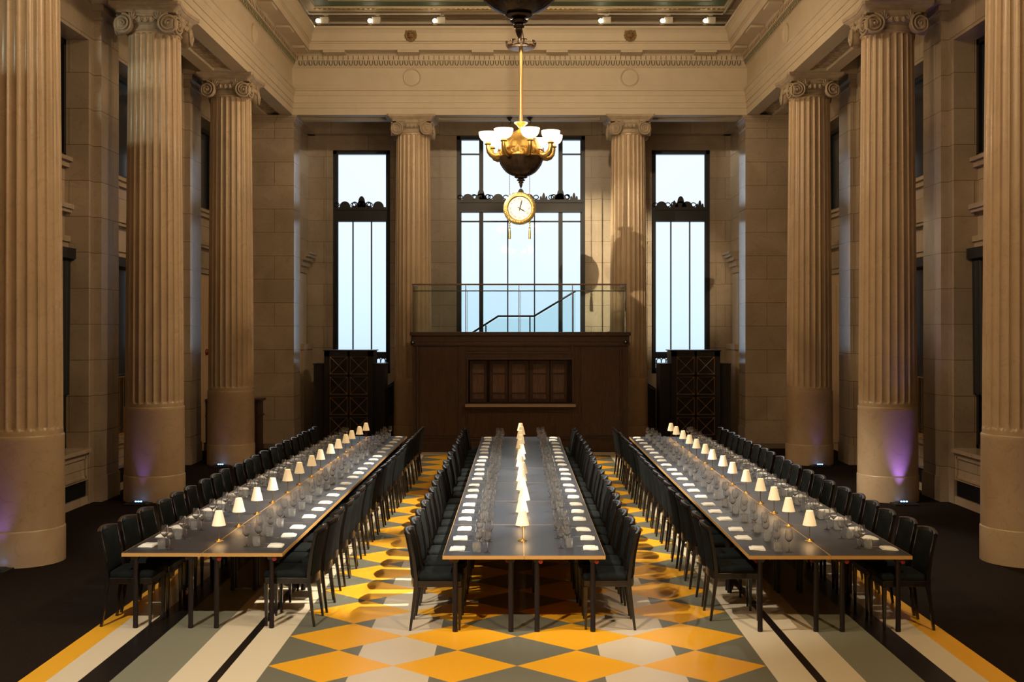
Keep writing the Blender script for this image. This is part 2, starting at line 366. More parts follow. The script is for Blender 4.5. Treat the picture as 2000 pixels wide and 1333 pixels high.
# egg and dart course with narrow slots above, green outlines
def eggs(side):
    eg = MB(); ln = MB(); pitch = 0.131
    L0, L1 = (-IX+0.16, IX-0.16) if side == 'back' else (6.0, IY-0.16)
    n = int((L1-L0)/pitch)
    for i in range(n):
        t = L0+(i+0.5)*(L1-L0)/n
        pts = []
        for k in range(7):
            a = pi*k/6; pts.append((0.042*cos(a), -0.085*sin(a)))
        pts = [(0.042, 0.03)]+pts+[(-0.042, 0.03)]
        def P(u, z, p):
            if side == 'back': return (t+u, IY-p, z)
            if side == 'left': return (-IX+p, t+u, z)
            return (IX-p, t+u, z)
        ln.tube([P(u, 10.04+z, 0.10+z*0.25) for (u, z) in pts], 0.011, 4)
        st = len(eg.v); eg.ball((0, 0, 0), 0.028, 0.028, 0.06, 6, 5)
        c = P(0, 10.0, 0.07); eg.xform(Matrix.Translation(c), st)
        a, b2 = P(-0.065-0.009, 10.09, 0.125), P(-0.065+0.009, 10.19, 0.146)
        st = len(ln.v); x0, x1 = sorted((a[0], b2[0])); y0, y1 = sorted((a[1], b2[1])); ln.mi = 1; ln.box(x0, x1, y0, y1, 10.09, 10.19); ln.mi = 0
    return eg, ln
M['slot_brown'] = plain('dentil_slot_paint', (0.20, 0.12, 0.06), 0.7)  # brown strips mark the narrow gaps between dentils
for i, sd in enumerate(('left', 'right', 'back')):
    eg, ln = eggs(sd)
    eo = eg.build('trim_%d' % (i+4), 'plaster', smooth=True); struct(eo, {'left': 'egg and dart moulding with green outlines, left cornice', 'right': 'egg and dart moulding with green outlines, right cornice', 'back': 'egg and dart moulding with green outlines, far cornice'}[sd], 'moulding')
    lo = ln.build('egg_outline', ['green_line', 'slot_brown'], eo); lo['kind'] = 'stuff'
# mutule blocks under the corona
def mut(side):
    b = MB(); t = -4.82 if side == 'back' else 4.0
    end = IX-0.6 if side == 'back' else IY-0.6
    while t < end:
        if side == 'back': b.box(t-0.28, t+0.28, IY-0.50, IY-0.18, 10.20, 10.262)
        else:
            s = -1 if side == 'left' else 1
            b.box(s*(IX-0.50), s*(IX-0.18), t-0.28, t+0.28, 10.20, 10.262)
        t += 1.93
    return b
for i, sd in enumerate(('left', 'right', 'back')):
    struct(mut(sd).build('trim_%d' % (i+7), 'plaster'), 'row of flat blocks under the %s cornice' % {'left': 'left', 'right': 'right', 'back': 'far'}[sd], 'moulding')
# round discs (paterae) on the frieze
k = 10
for (x, y, ax) in [(-2.83, IY, 'y'), (2.89, IY, 'y'), (-IX, 25.44, 'x'), (IX, 25.44, 'x'), (-IX, 20.07, 'x'), (IX, 20.07, 'x')]:
    b = MB(); b.lathe([(0.245, 0), (0.245, 0.03), (0.225, 0.045), (0.205, 0.02), (0.195, 0.012), (0.12, 0.03), (0.0, 0.04)], 32)
    rot = Matrix.Rotation(pi/2, 4, 'X') if ax == 'y' else Matrix.Rotation(pi/2*(1 if x < 0 else -1), 4, 'Y')
    b.xform(Matrix.Translation((x+(0.01 if ax == 'x' and x > 0 else (-0.01 if ax == 'x' else 0)), y+(0.01 if ax == 'y' else 0), 9.65)) @ rot)
    where = 'on the far frieze above the column, %s' % ('left' if x < 0 else 'right') if ax == 'y' else 'on the %s side frieze above the %s column' % ('left' if x < 0 else 'right', 'last' if y > 24 else 'second to last')
    struct(b.build('trim_%d' % k, 'plaster', smooth=True), 'plain round plaster disc ' + where, 'moulding'); k += 1
# ornamented soffit panels between the columns
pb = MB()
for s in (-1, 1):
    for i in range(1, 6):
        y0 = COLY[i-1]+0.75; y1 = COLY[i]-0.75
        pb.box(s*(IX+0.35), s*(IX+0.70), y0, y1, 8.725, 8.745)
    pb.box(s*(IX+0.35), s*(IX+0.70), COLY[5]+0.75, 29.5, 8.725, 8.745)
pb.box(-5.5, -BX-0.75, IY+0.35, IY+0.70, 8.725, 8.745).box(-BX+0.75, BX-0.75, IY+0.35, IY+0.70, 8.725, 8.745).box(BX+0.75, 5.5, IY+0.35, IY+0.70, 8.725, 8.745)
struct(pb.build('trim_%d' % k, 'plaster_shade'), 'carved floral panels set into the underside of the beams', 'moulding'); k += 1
# frame crossings of the soffit at each column
cb = MB()
for s in (-1, 1):
    for y in COLY: cb.box(s*(IX+0.02), s*(IX+1.03), y-0.7, y+0.7, 8.671, 8.76)
for x in (-BX, BX): cb.box(x-0.7, x+0.7, IY+0.02, IY+1.03, 8.671, 8.76)
struct(cb.build('trim_%d' % k, 'plaster'), 'plain soffit squares resting on the column capitals', 'moulding'); k += 1

# hall ceiling with its border mouldings
cb = MB().box(-8.3, 8.3, -4, 33.6, 11.34, 11.7)
def rect_ring(b, p0, p1, z0, z1):
    b.box(-IX+p0, IX-p0, IY-p1, IY-p0, z0, z1)
    b.box(-IX+p0, -IX+p1, -4, IY-p1, z0, z1); b.box(IX-p1, IX-p0, -4, IY-p1, z0, z1)
rect_ring(cb, -0.55, -0.35, 11.16, 11.339); rect_ring(cb, -0.30, -0.22, 11.28, 11.339); rect_ring(cb, 0.05, 0.12, 11.29, 11.339); rect_ring(cb, 0.30, 0.36, 11.30, 11.339); rect_ring(cb, 0.62, 0.72, 11.27, 11.339)
ceil = cb.build('ceiling', 'plaster'); struct(ceil, 'flat cream ceiling edged with stepped mouldings and a green band', 'ceiling')
gb = MB(); rect_ring(gb, 0.74, 1.12, 11.325, 11.339); gb.build('green_band', 'green_paint', ceil)
bb = MB()
for i in range(86): bb.box(-5.3+i*0.125, -5.3+i*0.125+0.07, IY-0.73, IY-0.68, 11.245, 11.275)
o = bb.build('bead_course', 'gilt', ceil); o['kind'] = 'stuff'
# aisle ceilings and cross beams
ab = MB()
for s in (-1, 1):
    ab.box(s*(IX+0.9), s*8.3, -4, 33.6, 9.30, 9.5)
    for y in COLY+[BY]: ab.box(s*(IX+1.0), s*7.45, y-0.45, y+0.45, 8.67, 9.31)
ab.box(-8.3, 8.3, IY+0.9, 33.6, 9.30, 9.5)
ab.box(-8.3, -6.6, -4, 33.6, 9.5, 11.4).box(6.6, 8.3, -4, 33.6, 9.5, 11.4).box(-8.3, 8.3, 30.4, 33.6, 9.5, 11.4)
ab.build('aisle_ceiling', 'plaster', ceil)

# side walls
for s, nm in ((-1, 'left'), (1, 'right')):
    b = MB(); b.box(s*7.95, s*8.35, -4, 33.6, 0, 9.4)
    ys = COLY+[BY+0.3]
    for y in ys: b.box(s*7.45, s*7.96, y-0.58, y+0.58, 0, 9.31)
    for i in range(len(ys)-1):
        y0, y1 = ys[i]+0.58, ys[i+1]-0.58
        b.box(s*7.45, s*7.96, y0, y1, 8.0, 9.31)
        if i < 5:
            b.box(s*7.47, s*7.96, y0, y1, 0.42, 0.90)
            b.box(s*7.47, s*7.96, y0, y1, 0, 0.14)
        b.box(s*7.86, s*7.96, y0, y1, 4.40, 5.95)
        for (z0, z1, pr) in ((4.40, 4.52, 7.80), (4.52, 4.62, 7.76), (5.02, 5.08, 7.74), (5.08, 5.16, 7.70), (5.80, 5.90, 7.78), (5.90, 5.97, 7.72)):
            b.box(s*pr, s*7.87, y0, y1, z0, z1)
    b.box(s*6.15, s*7.5, BY+0.45, 33.6, 0, 8.67).box(s*5.93, s*7.5, BY+0.45, 33.6, 8.67, 9.31)
    w = b.build('wall_'+nm, 'ashlar'); struct(w, 'cream marble aisle wall on the %s with deep window recesses and spandrels' % nm, 'wall')
    # radiator covers with sill, panel moulding and grille
    for i in range(2, 5):
        y0, y1 = ys[i]+0.58, ys[i+1]-0.58
        q = MB().box(s*7.40, s*7.94, y0, y1, 0.90, 0.965).build('sill', 'ashlar', w)
        q = MB(); a, c = y0+0.12, y1-0.12
        for (ya, yb, za, zb) in ((a, c, 0.80, 0.84), (a, c, 0.46, 0.50), (a, a+0.04, 0.46, 0.84), (c-0.04, c, 0.46, 0.84)): q.box(s*7.445, s*7.48, ya, yb, za, zb)
        q.build('panel_moulding', 'ashlar', w)
        q = MB().box(s*7.55, s*7.6, y0, y1, 0.14, 0.42)
        for j in range(28): q.box(s*7.50, s*7.55, y0, y1, 0.15+j*0.0096, 0.153+j*0.0096)
        q.build('grille', 'black', w)
    # hood over the doorway behind the pier
    q = MB()
    for (pr, z0, z1) in ((6.10, 4.62, 4.80), (6.04, 4.80, 4.95), (5.96, 4.95, 5.06), (5.88, 5.06, 5.14), (5.84, 5.14, 5.20)): q.box(s*pr, s*6.2, 31.55, 32.7, z0, z1)
    q.build('door_hood', 'ashlar', w)
    q = MB()
    q.box(s*6.13, s*6.16, 31.7, 32.55, 0, 4.6).build('doorway_recess', 'plaster', w)
    MB().box(s*6.05, s*6.13, 31.75, 32.95, 0, 2.45).box(s*6.02, s*6.13, 31.7, 32.98, 2.45, 2.6).build('door_leaf', 'beige_paint', w)
# windows and blinds in the aisle recesses
wi = 4
for s, nm in ((-1, 'left'), (1, 'right')):
    for i, which in ((3, 'nearest'), (4, 'middle'), (5, 'farthest')):
        ys = COLY+[BY+0.3]; y0, y1 = ys[i]+0.58, ys[i+1]-0.58
        b = MB()
        for (z0, z1) in ((0.965, 4.40), (5.97, 8.0)):
            if i == 5 and z0 < 2: continue
            b.box(s*7.84, s*7.94, y0, y0+0.09, z0, z1).box(s*7.84, s*7.94, y1-0.09, y1, z0, z1).box(s*7.84, s*7.94, y0, y1, z1-0.09, z1).box(s*7.84, s*7.94, y0, y1, z0, z0+0.07)
            for q in (1/3, 2/3): b.box(s*7.86, s*7.94, y0+(y1-y0)*q-0.03, y0+(y1-y0)*q+0.03, z0, z1)
        w = b.build('window_%d' % wi, 'iron'); struct(w, 'dark %s aisle window in the recess along the %s wall' % (which, nm), 'window'); wi += 1
        b = MB()
        for (z0, z1) in ((0.965, 4.40), (5.97, 8.0)):
            if i == 5 and z0 < 2: continue
            b.box(s*7.90, s*7.915, y0+0.05, y1-0.05, z0+0.05, z1-0.05)
        b.build('pane', 'dark_glass', w)
        if i < 5:
            MB().box(s*7.66, s*7.9, y0+0.1, y1-0.02, 4.22, 4.40).build('valance', 'black', w)
            b = MB(); n = 24
            for (ya, yb) in ((y0+0.1, y0+0.5), (y1-0.42, y1-0.03)):
                r0 = [(s*(7.78+0.03*sin(j*1.7)), ya+(yb-ya)*j/n, 1.9+0.02*sin(j*2.3)) for j in range(n+1)]
                r1 = [(s*(7.76+0.03*sin(j*1.7)), ya+(yb-ya)*j/n, 4.22) for j in range(n+1)]
                b.loft([r0, r1], False, False)
            b.build('drape', 'black', w, smooth=True)
# beige doors with plain surround in the last recess of each side
for s, nm, di in ((-1, 'left', 1), (1, 'right', 2)):
    y0, y1 = COLY[5]+0.58, BY-0.28
    b = MB().box(s*7.86, s*7.95, y0, y1, 0, 4.40)
    for j in range(4):
        a = y0+0.1+j*(y1-y0-0.2)/4; b.box(s*7.82, s*7.87, a+0.06, a+0.72, 0.2, 4.1)
    struct(b.build('door_%d' % di, 'beige_paint', bevel=0.01), 'tall beige panelled door in the last recess of the %s aisle' % nm, 'door')

# back wall with three tall openings
b = MB(); Y0, Y1 = 33.0, 33.5
WX = [(-5.44, -3.77, 1.73, 8.25), (-1.83, 1.92, 1.73, 8.67), (3.86, 5.56, 1.73, 8.25)]
xs = [-8.3, -5.44, -3.77, -1.83, 1.92, 3.86, 5.56, 8.3]
for i in range(0, 8, 2): b.box(xs[i], xs[i+1], Y0, Y1, 0, 9.4)
for (a, c, z0, z1) in WX: b.box(a, c, Y0, Y1, 0, z0); b.box(a, c, Y0, Y1, z1, 9.4)
b.box(-6.2, -2.32, Y0-0.25, Y0, 8.67, 9.31).box(2.40, 6.2, Y0-0.25, Y0, 8.67, 9.31)
for (x0, x1) in ((-2.32, -2.20), (2.28, 2.40)): b.box(x0, x1, Y0-0.06, Y0, 0, 9.3)
for (x0, x1, zt) in ((-5.62, -3.6, 8.42), (3.69, 5.73, 8.42)):
    b.box(x0, x0+0.03, Y0-0.02, Y0, 0, zt).box(x1-0.03, x1, Y0-0.02, Y0, 0, zt).box(x0, x1, Y0-0.02, Y0, zt, zt+0.03)
wall = b.build('wall_back', 'ashlar'); struct(wall, 'cream stone far wall with three tall window openings', 'wall')
# front wall behind the camera closes the hall
struct(MB().box(-8.3, 8.3, -4.3, -4, 0, 11.6).build('wall_front', 'ashlar'), 'stone end wall of the hall behind the viewpoint', 'wall')

def cresting(b, x0, x1, z, y, tall=()):
    n = max(1, round((x1-x0)/0.42)); step = (x1-x0)/n
    def disc(cx, cz, r, hz, seg=10):
        pts = [(cx+r*cos(pi*k/seg), cz+hz*sin(pi*k/seg)) for k in range(seg+1)]
        b.loft([[(px, yy, pz) for px, pz in pts] for yy in (y-0.02, y+0.02)], True, True)
    for i in range(n):
        c = x0+(i+0.5)*step
        big = any(abs(c-t) < step*0.4 for t in tall)
        if i % 2 == 0: disc(c, z, 0.16, 0.17)
        else:
            disc(c, z, 0.05, 0.20, 6); disc(c-0.08, z, 0.035, 0.11, 6); disc(c+0.08, z, 0.035, 0.11, 6)
        for d in (-0.5,):
            st = x0+i*step
            b.tube([(st+0.075*cos(a), y, z+0.07+0.06*sin(a)) for a in [2*pi*k/8 for k in range(9)]], 0.014, 4)
    for t in tall:
        disc(t, z, 0.17, 0.18); disc(t, z+0.12, 0.10, 0.20)
        for d in (-1, 1): b.tube([(t+d*(0.2+0.07*cos(a)), y, z+0.08+0.07*sin(a)) for a in [2*pi*k/8 for k in range(9)]], 0.018, 4)

def hall_window(idx, x0, x1, z0, z1, label, centre):
    yf = 33.16; fw = 0.105
    b = MB().box(x0, x0+fw, yf-0.1, yf+0.1, z0, z1).box(x1-fw, x1, yf-0.1, yf+0.1, z0, z1).box(x0, x1, yf-0.1, yf+0.1, z1-fw, z1).box(x0, x1, yf-0.1, yf+0.1, z0, z0+0.1)
    b.box(x0+fw, x0+fw+0.03, yf-0.04, yf+0.04, z0, z1).box(x1-fw-0.03, x1-fw, yf-0.04, yf+0.04, z0, z1)
    w = b.build('window_%d' % idx, 'iron'); struct(w, label, 'window')
    t0, t1 = (6.17, 6.56) if not centre else (6.44, 6.78)
    q = MB().box(x0+fw, x1-fw, yf-0.12, yf+0.08, t0, t1).box(x0+fw-0.02, x1-fw+0.02, yf-0.16, yf-0.1, t1-0.06, t1+0.03).box(x0+fw, x1-fw, yf-0.15, yf-0.1, t0, t0+0.05)
    q.build('transom', 'iron_brown', w)
    q = MB(); cresting(q, x0+fw, x1-fw, t1+0.03, yf-0.12, (((x0+x1)/2,) if not centre else ((x0+x1)/2, -1.12, 1.20)))
    q.build('cresting', 'iron', w, smooth=True)
    q = MB()
    lw = 0.035
    if centre:
        for c in (-1.115, 1.205): q.box(c-0.06, c+0.06, yf-0.1, yf+0.06, z0, z1)
        for c in (-0.34, 0.445): q.box(c-lw/2, c+lw/2, yf-0.04, yf+0.04, z0, t0)
        q.box(x0+fw, x1-fw, yf-0.04, yf+0.04, 6.16, 6.20)
        q.box(x0+fw, -1.115, yf-0.04, yf+0.04, 8.13, 8.17).box(1.205, x1-fw, yf-0.04, yf+0.04, 8.13, 8.17)
    else:
        for f in (0.34, 0.665):
            c = x0+(x1-x0)*f; q.box(c-lw/2, c+lw/2, yf-0.04, yf+0.04, z0+0.62, t0)
        q.box(x0, x1, yf-0.08, yf+0.06, 2.17, 2.36).box(x0, x1, yf-0.08, yf+0.06, z0+0.08, z0+0.16)
    q.build('mullions', 'iron', w)
    if not centre:
        for j in range(11):
            c = x0+0.16+j*(x1-x0-0.32)/10
            if j < 11: q = MB().box(c-0.014, c+0.014, yf-0.02, yf+0.02, z0+0.1, 2.12).tube([(c+0.072*cos(a)+0.075, yf, 2.08+0.09*sin(a)) for a in [pi*k/6 for k in range(7)]] if j < 10 else [(c, yf, 2.1), (c, yf, 2.17)], 0.014, 5).build('baluster', 'iron', w)
    MB().box(x0+0.05, x1-0.05, yf+0.0, yf+0.01, z0+0.05, z1-0.05).build('pane', 'pane', w)
hall_window(1, *WX[0], 'tall narrow black framed window at far left, behind the lattice screen', False)
hall_window(2, *WX[1], 'wide central black framed window behind the hanging clock', True)
hall_window(3, *WX[2], 'tall narrow black framed window at far right, behind the lattice screen', False)

# corner piers at the end of the side colonnades
for s, nm in ((-1, 'left'), (1, 'right')):
    b = MB().box(s*5.96, s*7.46, 29.87, 30.72, 0, 8.40)
    for (pr, z0, z1) in ((0.0, 8.40, 8.50), (0.025, 8.33, 8.36), (0.03, 8.50, 8.54), (0.06, 8.54, 8.60), (0.09, 8.60, 8.668)): b.box(s*(5.96-pr), s*7.46, 29.87-pr, 30.72+pr, z0, z1)
    b.box(s*5.94, s*7.46, 29.85, 30.74, 0, 0.42)
    struct(b.build('trim_%d' % (30+(s > 0)), 'ashlar'), 'square marble corner pier with moulded top, %s end of the far colonnade' % nm, 'pier')

# pilasters on the aisle walls
for s, nm in ((-1, 'left'), (1, 'right')):
    for i, y in enumerate(COLY):
        if i < 3: continue
        b = MB().box(s*7.32, s*7.46, y-0.43+0.09, y+0.43+0.09, 0, 8.668)
        b.box(s*7.30, s*7.46, y-0.36, y+0.54, 0, 0.44).box(s*7.29, s*7.46, y-0.37, y+0.55, 8.40, 8.46).box(s*7.26, s*7.46, y-0.40, y+0.58, 8.56, 8.668)
        which = {3: 'nearest', 4: 'middle', 5: 'farthest'}[i]
        struct(b.build('trim_%d' % (37+i*2+(s > 0)), 'ashlar'), '%s flat marble pilaster on the %s aisle wall, behind a column' % (which, nm), 'pilaster')

# ================================================================ COLUMNS
def make_column():
    r = thing('fluted_column', 'x', 'column')
    MB().lathe([(0.527, 0), (0.527, 0.44), (0.522, 0.455), (0.517, 0.46), (0.512, 1.60), (0.514, 1.64), (0.508, 1.653), (0.3, 1.653)], 64).build('drum', 'marble', r, smooth=True)
    nf = 24; per = 10; n = nf*per
    def flute(a):
        t = (a*nf/(2*pi)) % 1.0
        if t < 0.11: return 0.0
        q = (t-0.11)/0.89*2-1
        return math.sqrt(max(0, 1-q*q))
    zs = [1.653, 1.70, 1.72, 1.74, 1.76, 1.78, 1.80, 1.83, 1.87] + [1.87+(8.10-1.87)*k/10 for k in range(1, 11)] + [8.12, 8.14, 8.155, 8.165, 8.22]
    rings = []
    for z in zs:
        f = (z-1.65)/6.57; R = 0.497-0.05*f**1.4
        ring = []
        for j in range(n):
            a = 2*pi*j/n; g = flute(a); t = (a*nf/(2*pi)) % 1.0
            q = abs((t-0.11)/0.89*2-1) if t >= 0.11 else 1
            # rounded flute ends
            lo = 1.72+0.085*(1-math.sqrt(max(0, 1-q*q))) ; hi = 8.165-0.06*(1-math.sqrt(max(0, 1-q*q)))
            on = 1.0 if (lo <= z <= hi and 1.71 < z < 8.16) else 0.0
            rr = R-0.026*g*on
            ring.append((rr*cos(a), rr*sin(a), z))
        rings.append(ring)
    MB().loft(rings, True, False).build('shaft', 'marble', r, smooth=True, angle=50)
    c = MB()
    c.lathe([(0.44, 8.20), (0.468, 8.205), (0.474, 8.22), (0.468, 8.235), (0.452, 8.24), (0.452, 8.30), (0.47, 8.305), (0.478, 8.315), (0.47, 8.325), (0.50, 8.34), (0.535, 8.38), (0.535, 8.41), (0.50, 8.44), (0.50, 8.52), (0.2, 8.52)], 48)
    # abacus with concave sides
    def abac(z, half, sag, cut):
        pts = []
        for q in range(4):
            a0 = q*pi/2
            for k in range(-6, 7):
                u = k/6*(half-cut); v = half-sag*cos(k/6*pi/2)
                pts.append((u*cos(a0)-v*sin(a0), u*sin(a0)+v*cos(a0), z))
        return pts
    def order(pts): return sorted(pts, key=lambda p: math.atan2(p[1], p[0]))
    c.loft([order(abac(8.50, 0.52, 0.06, 0.04)), order(abac(8.55, 0.545, 0.065, 0.04)), order(abac(8.58, 0.60, 0.07, 0.04)), order(abac(8.605, 0.615, 0.07, 0.04)), order(abac(8.61, 0.63, 0.07, 0.04)), order(abac(8.668, 0.64, 0.07, 0.04))])
    cap = c.build('capital', 'capstone', r, smooth=True)
    v = MB()
    for q in range(4):
        for sd in (-1, 1):
            st = len(v.v)
            # spiral lying in the xz plane, facing -y
            N_ = 46; pts = []; rr = []
            for k in range(N_):
                t = k/(N_-1); ang = pi/2 - sd*0 + (2.6*2*pi)*t; rad = 0.162*(1-t)**0.85+0.016
                pts.append((sd*rad*cos(ang), -0.012-0.03*t, rad*sin(ang))); rr.append(0.024*(1-t*0.62))
            v.tube(pts, rr, 6)
            v.ball((0, -0.045, 0), 0.026, 0.022, 0.026, 8, 5)
            s2 = len(v.v)
            v.lathe([(0.0, 0), (0.158, 0), (0.172, 0.02), (0.16, 0.10), (0.11, 0.16), (0.0, 0.16)], 20); v.xform(Matrix.Rotation(-pi/2, 4, 'X'), s2)
            v.xform(Matrix.Rotation(q*pi/2, 4, 'Z') @ Matrix.Translation((sd*0.395, -0.515, 8.30)) @ Matrix.Rotation(sd*radians(9), 4, 'Z'), st)
    v.build('volutes', 'capstone', cap, smooth=True, angle=60)
    l = MB()
    for q in range(4):
        st = len(l.v)
        for sd in (-1, 1):
            for k, (dx, dz, rz, tilt) in enumerate([(0, 0.03, 0.075, 0), (-0.032, 0.0, 0.06, 20), (0.032, 0.0, 0.06, -20), (-0.05, -0.04, 0.045, 45), (0.05, -0.04, 0.045, -45), (0, -0.07, 0.04, 0)]):
                s2 = len(l.v); l.ball((0, 0, 0), 0.016, 0.02, rz, 6, 5)
                l.xform(Matrix.Translation((sd*0.225+dx, -0.535, 8.44+dz)) @ Matrix.Rotation(radians(tilt), 4, 'Y').inverted(), s2)
        for k in range(-1, 2):
            l.ball((k*0.105, -0.535, 8.375), 0.036, 0.03, 0.05, 8, 6)
            l.tube([(k*0.105+0.05*cos(a), -0.54, 8.385-0.06*sin(a)) for a in [pi*j/6 for j in range(7)]], 0.008, 4)
        l.tube([(-0.30+0.6*j/8, -0.50-0.0*j, 8.475-0.012*sin(pi*j/8)) for j in range(9)], 0.018, 5)
        l.xform(Matrix.Rotation(q*pi/2, 4, 'Z'), st)
    l.build('palmettes', 'capstone', cap, smooth=True, angle=60)
    return r
col0 = make_column(); first = True
CL = []
for s, nm in ((-1, 'left'), (1, 'right')):
    for i, w in ((3, 'nearest'), (4, 'second'), (5, 'third')):
        CL.append((s*CX, COLY[i], '%s fluted marble column from the viewer in the %s row, beside the carpeted aisle' % (w, nm), nm))
CL.append((-2.845, BY, 'fluted marble column of the far wall, standing left of the panelled cabinet', 'far'))
CL.append((2.905, BY, 'fluted marble column of the far wall, standing right of the panelled cabinet', 'far'))
for x, y, lab, grp in CL:
    c = col0 if first else dup(col0); first = False
    c.location = (x, y, 0); tag(c, lab, 'column', 'fluted columns with scrolled capitals')
# uplights on the floor at the foot of each side column
for s, nm in ((-1, 'left'), (1, 'right')):
    for i, w in ((3, 'nearest'), (4, 'second'), (5, 'third')):
        x = s*(CX+0.06); y = COLY[i]-0.70
        r = thing('floor_uplight', 'flat black uplight with glowing blue lens before the %s column of the %s row' % (w, nm), 'uplight', (x, y, 0.004), 0, 'blue uplights at the column feet')
        MB().box(-0.21, 0.21, -0.16, 0.12, 0, 0.03).frustum((0, 0, 0.03, 0.17, 0.10), (0, 0, 0.05, 0.13, 0.07)).build('housing', 'black', r)
        b = MB()
        for dx in (-0.045, 0, 0.045): b.ball((dx, 0.02, 0.056), 0.018, 0.018, 0.010, 8, 5)
        b.build('lens', 'blue_lens', r)
        spot('uplight_glow', (x-s*0.02, y+0.02, 0.075), (s*CX, COLY[i]-0.40, 3.0), {(-1,3): 24, (-1,4): 16, (-1,5): 2, (1,3): 24, (1,4): 110, (1,5): 8}[(s, i)], 50, 0.9, (0.28, 0.16, 1.0), 0.03)

# ================================================================ CABINET UNIT, BALUSTRADE, SCREENS
def at(x, y, Y):   # point seen at pixel x, y at distance Y
    return ((x-1009)*Y/F-0.08, 3+(645-y)*Y/F)
YC = 27.8
r = thing('serving_cabinet', 'wide dark walnut panelled serving cabinet under the glass balustrade', 'cabinet', (0, YC, 0))
def crect(b, X0, Y0p, X1, Y1p, d0, d1, frame=0.0, Yd=YC):
    xa, za = at(X0, Y1p, Yd); xb, zb = at(X1, Y0p, Yd)
    if frame:
        b.box(xa, xb, d0, d1, zb-frame, zb); b.box(xa, xb, d0, d1, za, za+frame); b.box(xa, xa+frame, d0, d1, za+frame, zb-frame); b.box(xb-frame, xb, d0, d1, za+frame, zb-frame)
    else: b.box(xa, xb, d0, d1, za, zb)
    return (xa, xb, za, zb)
ox0, oz0 = at(912.5, 790, YC); ox1, oz1 = at(1119.5, 702, YC)
b = MB().box(-2.64, ox0, 0, 1.6, 0, 2.62).box(ox1, 2.655, 0, 1.6, 0, 2.62).box(ox0, ox1, 0, 1.6, 0, oz0).box(ox0, ox1, 0, 1.6, oz1, 2.62).box(ox0, ox1, 0.45, 1.6, oz0, oz1)
b.build('carcass', 'walnut', r)
MB().box(-2.68, 2.70, -0.05, 1.65, 2.62, 2.70).box(-2.67, 2.69, -0.03, 1.65, 2.70, 2.86).box(-2.70, 2.72, -0.07, 1.65, 2.86, 2.95).build('cornice', 'walnut', r, bevel=0.01)
MB().box(-2.66, 2.675, -0.025, 0.0, 0, 0.24).build('plinth', 'walnut', r, bevel=0.01)
for (X0, Y0p, X1, Y1p, nm) in ((813.6, 674, 898, 856, 'side_panel'), (1130.5, 674, 1215, 856, 'side_panel'), (909.5, 674.5, 1120, 691, 'top_panel'), (909.5, 801, 1120, 859, 'lower_panel')):
    b = MB(); crect(b, X0, Y0p, X1, Y1p, -0.022, 0.0, 0.035); crect(b, X0+5, Y0p+4.5, X1-5, Y1p-4.5, -0.012, 0.0); b.build(nm, 'walnut', r, bevel=0.004)
b = MB(); crect(b, 911, 699.5, 1121, 791, -0.03, 0.0, 0.045); b.build('hatch_frame', 'walnut', r, bevel=0.005)
b = MB(); xa, za = at(909, 795, YC); xb, zb = at(1124, 789.5, YC); b.box(xa, xb, -0.14, 0.40, za, zb).build('counter_ledge', 'ledge', r, bevel=0.006)
leaves = [(917, 950, 3), (956, 992, -6), (993, 1033, 6), (1034, 1074, -6), (1075, 1108, 5)]
for (X0, X1, tilt) in leaves:
    xa, za = at(X0, 788, YC); xb, zb = at(X1, 706, YC); w = (xb-xa); h = zb-za
    lf = MB().box(-w/2, w/2, -0.02, 0.02, 0, h).build('shutter_leaf', 'walnut', r, bevel=0.004)
    lf.location = ((xa+xb)/2, 0.22, za+0.01); lf.rotation_euler = (0, 0, radians(tilt))
    for (f0, f1) in ((0.70, 0.91), (0.23, 0.66), (0.08, 0.19)):
        q = MB(); x0, x1 = -w*0.32, w*0.32
        q.box(x0, x1, -0.026, -0.018, h*f0, h*f1)
        for (ax, bx, az, bz) in ((x0, x1, h*f1-0.012, h*f1), (x0, x1, h*f0, h*f0+0.012), (x0, x0+0.012, h*f0, h*f1), (x1-0.012, x1, h*f0, h*f1)): q.box(ax, bx, -0.034, -0.02, az, bz)
        q.build('inset_panel', 'walnut_light', lf)
for (px, py, w) in ((807.6, 669, 'left'), (1220.5, 668, 'right')):
    x, z = at(px, py, YC)
    t = thing('ball_camera', 'small round black ball camera at the upper %s corner of the walnut cabinet' % w, 'camera', (x, YC-0.165, z), 0, 'ball cameras on the cabinet')
    MB().ball((0, 0, 0), 0.062, 0.062, 0.062, 16, 10).build('ball', 'black', t, smooth=True)
    q = MB().lathe([(0.045, 0), (0.045, 0.03), (0.0, 0.03)], 16); q.xform(Matrix.Translation((0, 0.02, 0)) @ Matrix.Rotation(-pi/2, 4, 'X')); q.build('mount', 'iron', t)
    MB().ball((0.0, -0.05, 0.0), 0.022, 0.016, 0.022, 10, 6).build('lens', 'steel', t, smooth=True)

# glass balustrade on top of the cabinet
r = thing('glass_balustrade', 'glass balustrade with thin steel posts and brown handrail on top of the cabinet', 'balustrade', (0, YC+0.10, 2.95))
BYp = YC+0.10
zt = at(0, 556, BYp)[1]-2.95; zr = at(0, 568.5, BYp)[1]-2.95; xl = at(806, 0, BYp)[0]; xr = at(1222.6, 0, BYp)[0]
MB().tube([(xl-0.01, 0, zt), (xr+0.01, 0, zt)], 0.022, 10).tube([(xr, 0, zt), (xr, 1.4, zt)], 0.022, 8).tube([(xl, 0, zt), (xl, 1.4, zt)], 0.022, 8).build('handrail', 'walnut_light', r, smooth=True)
MB().tube([(xl+0.02, 0.05, zr), (xr-0.02, 0.05, zr)], 0.013, 8).build('inner_rail', 'steel', r, smooth=True)
px = [at(p, 0, BYp)[0] for p in (909.7, 1013.7, 1118)]
for x in px: MB().box(x-0.010, x+0.010, -0.02, 0.03, 0, zt).build('post', 'steel', r)
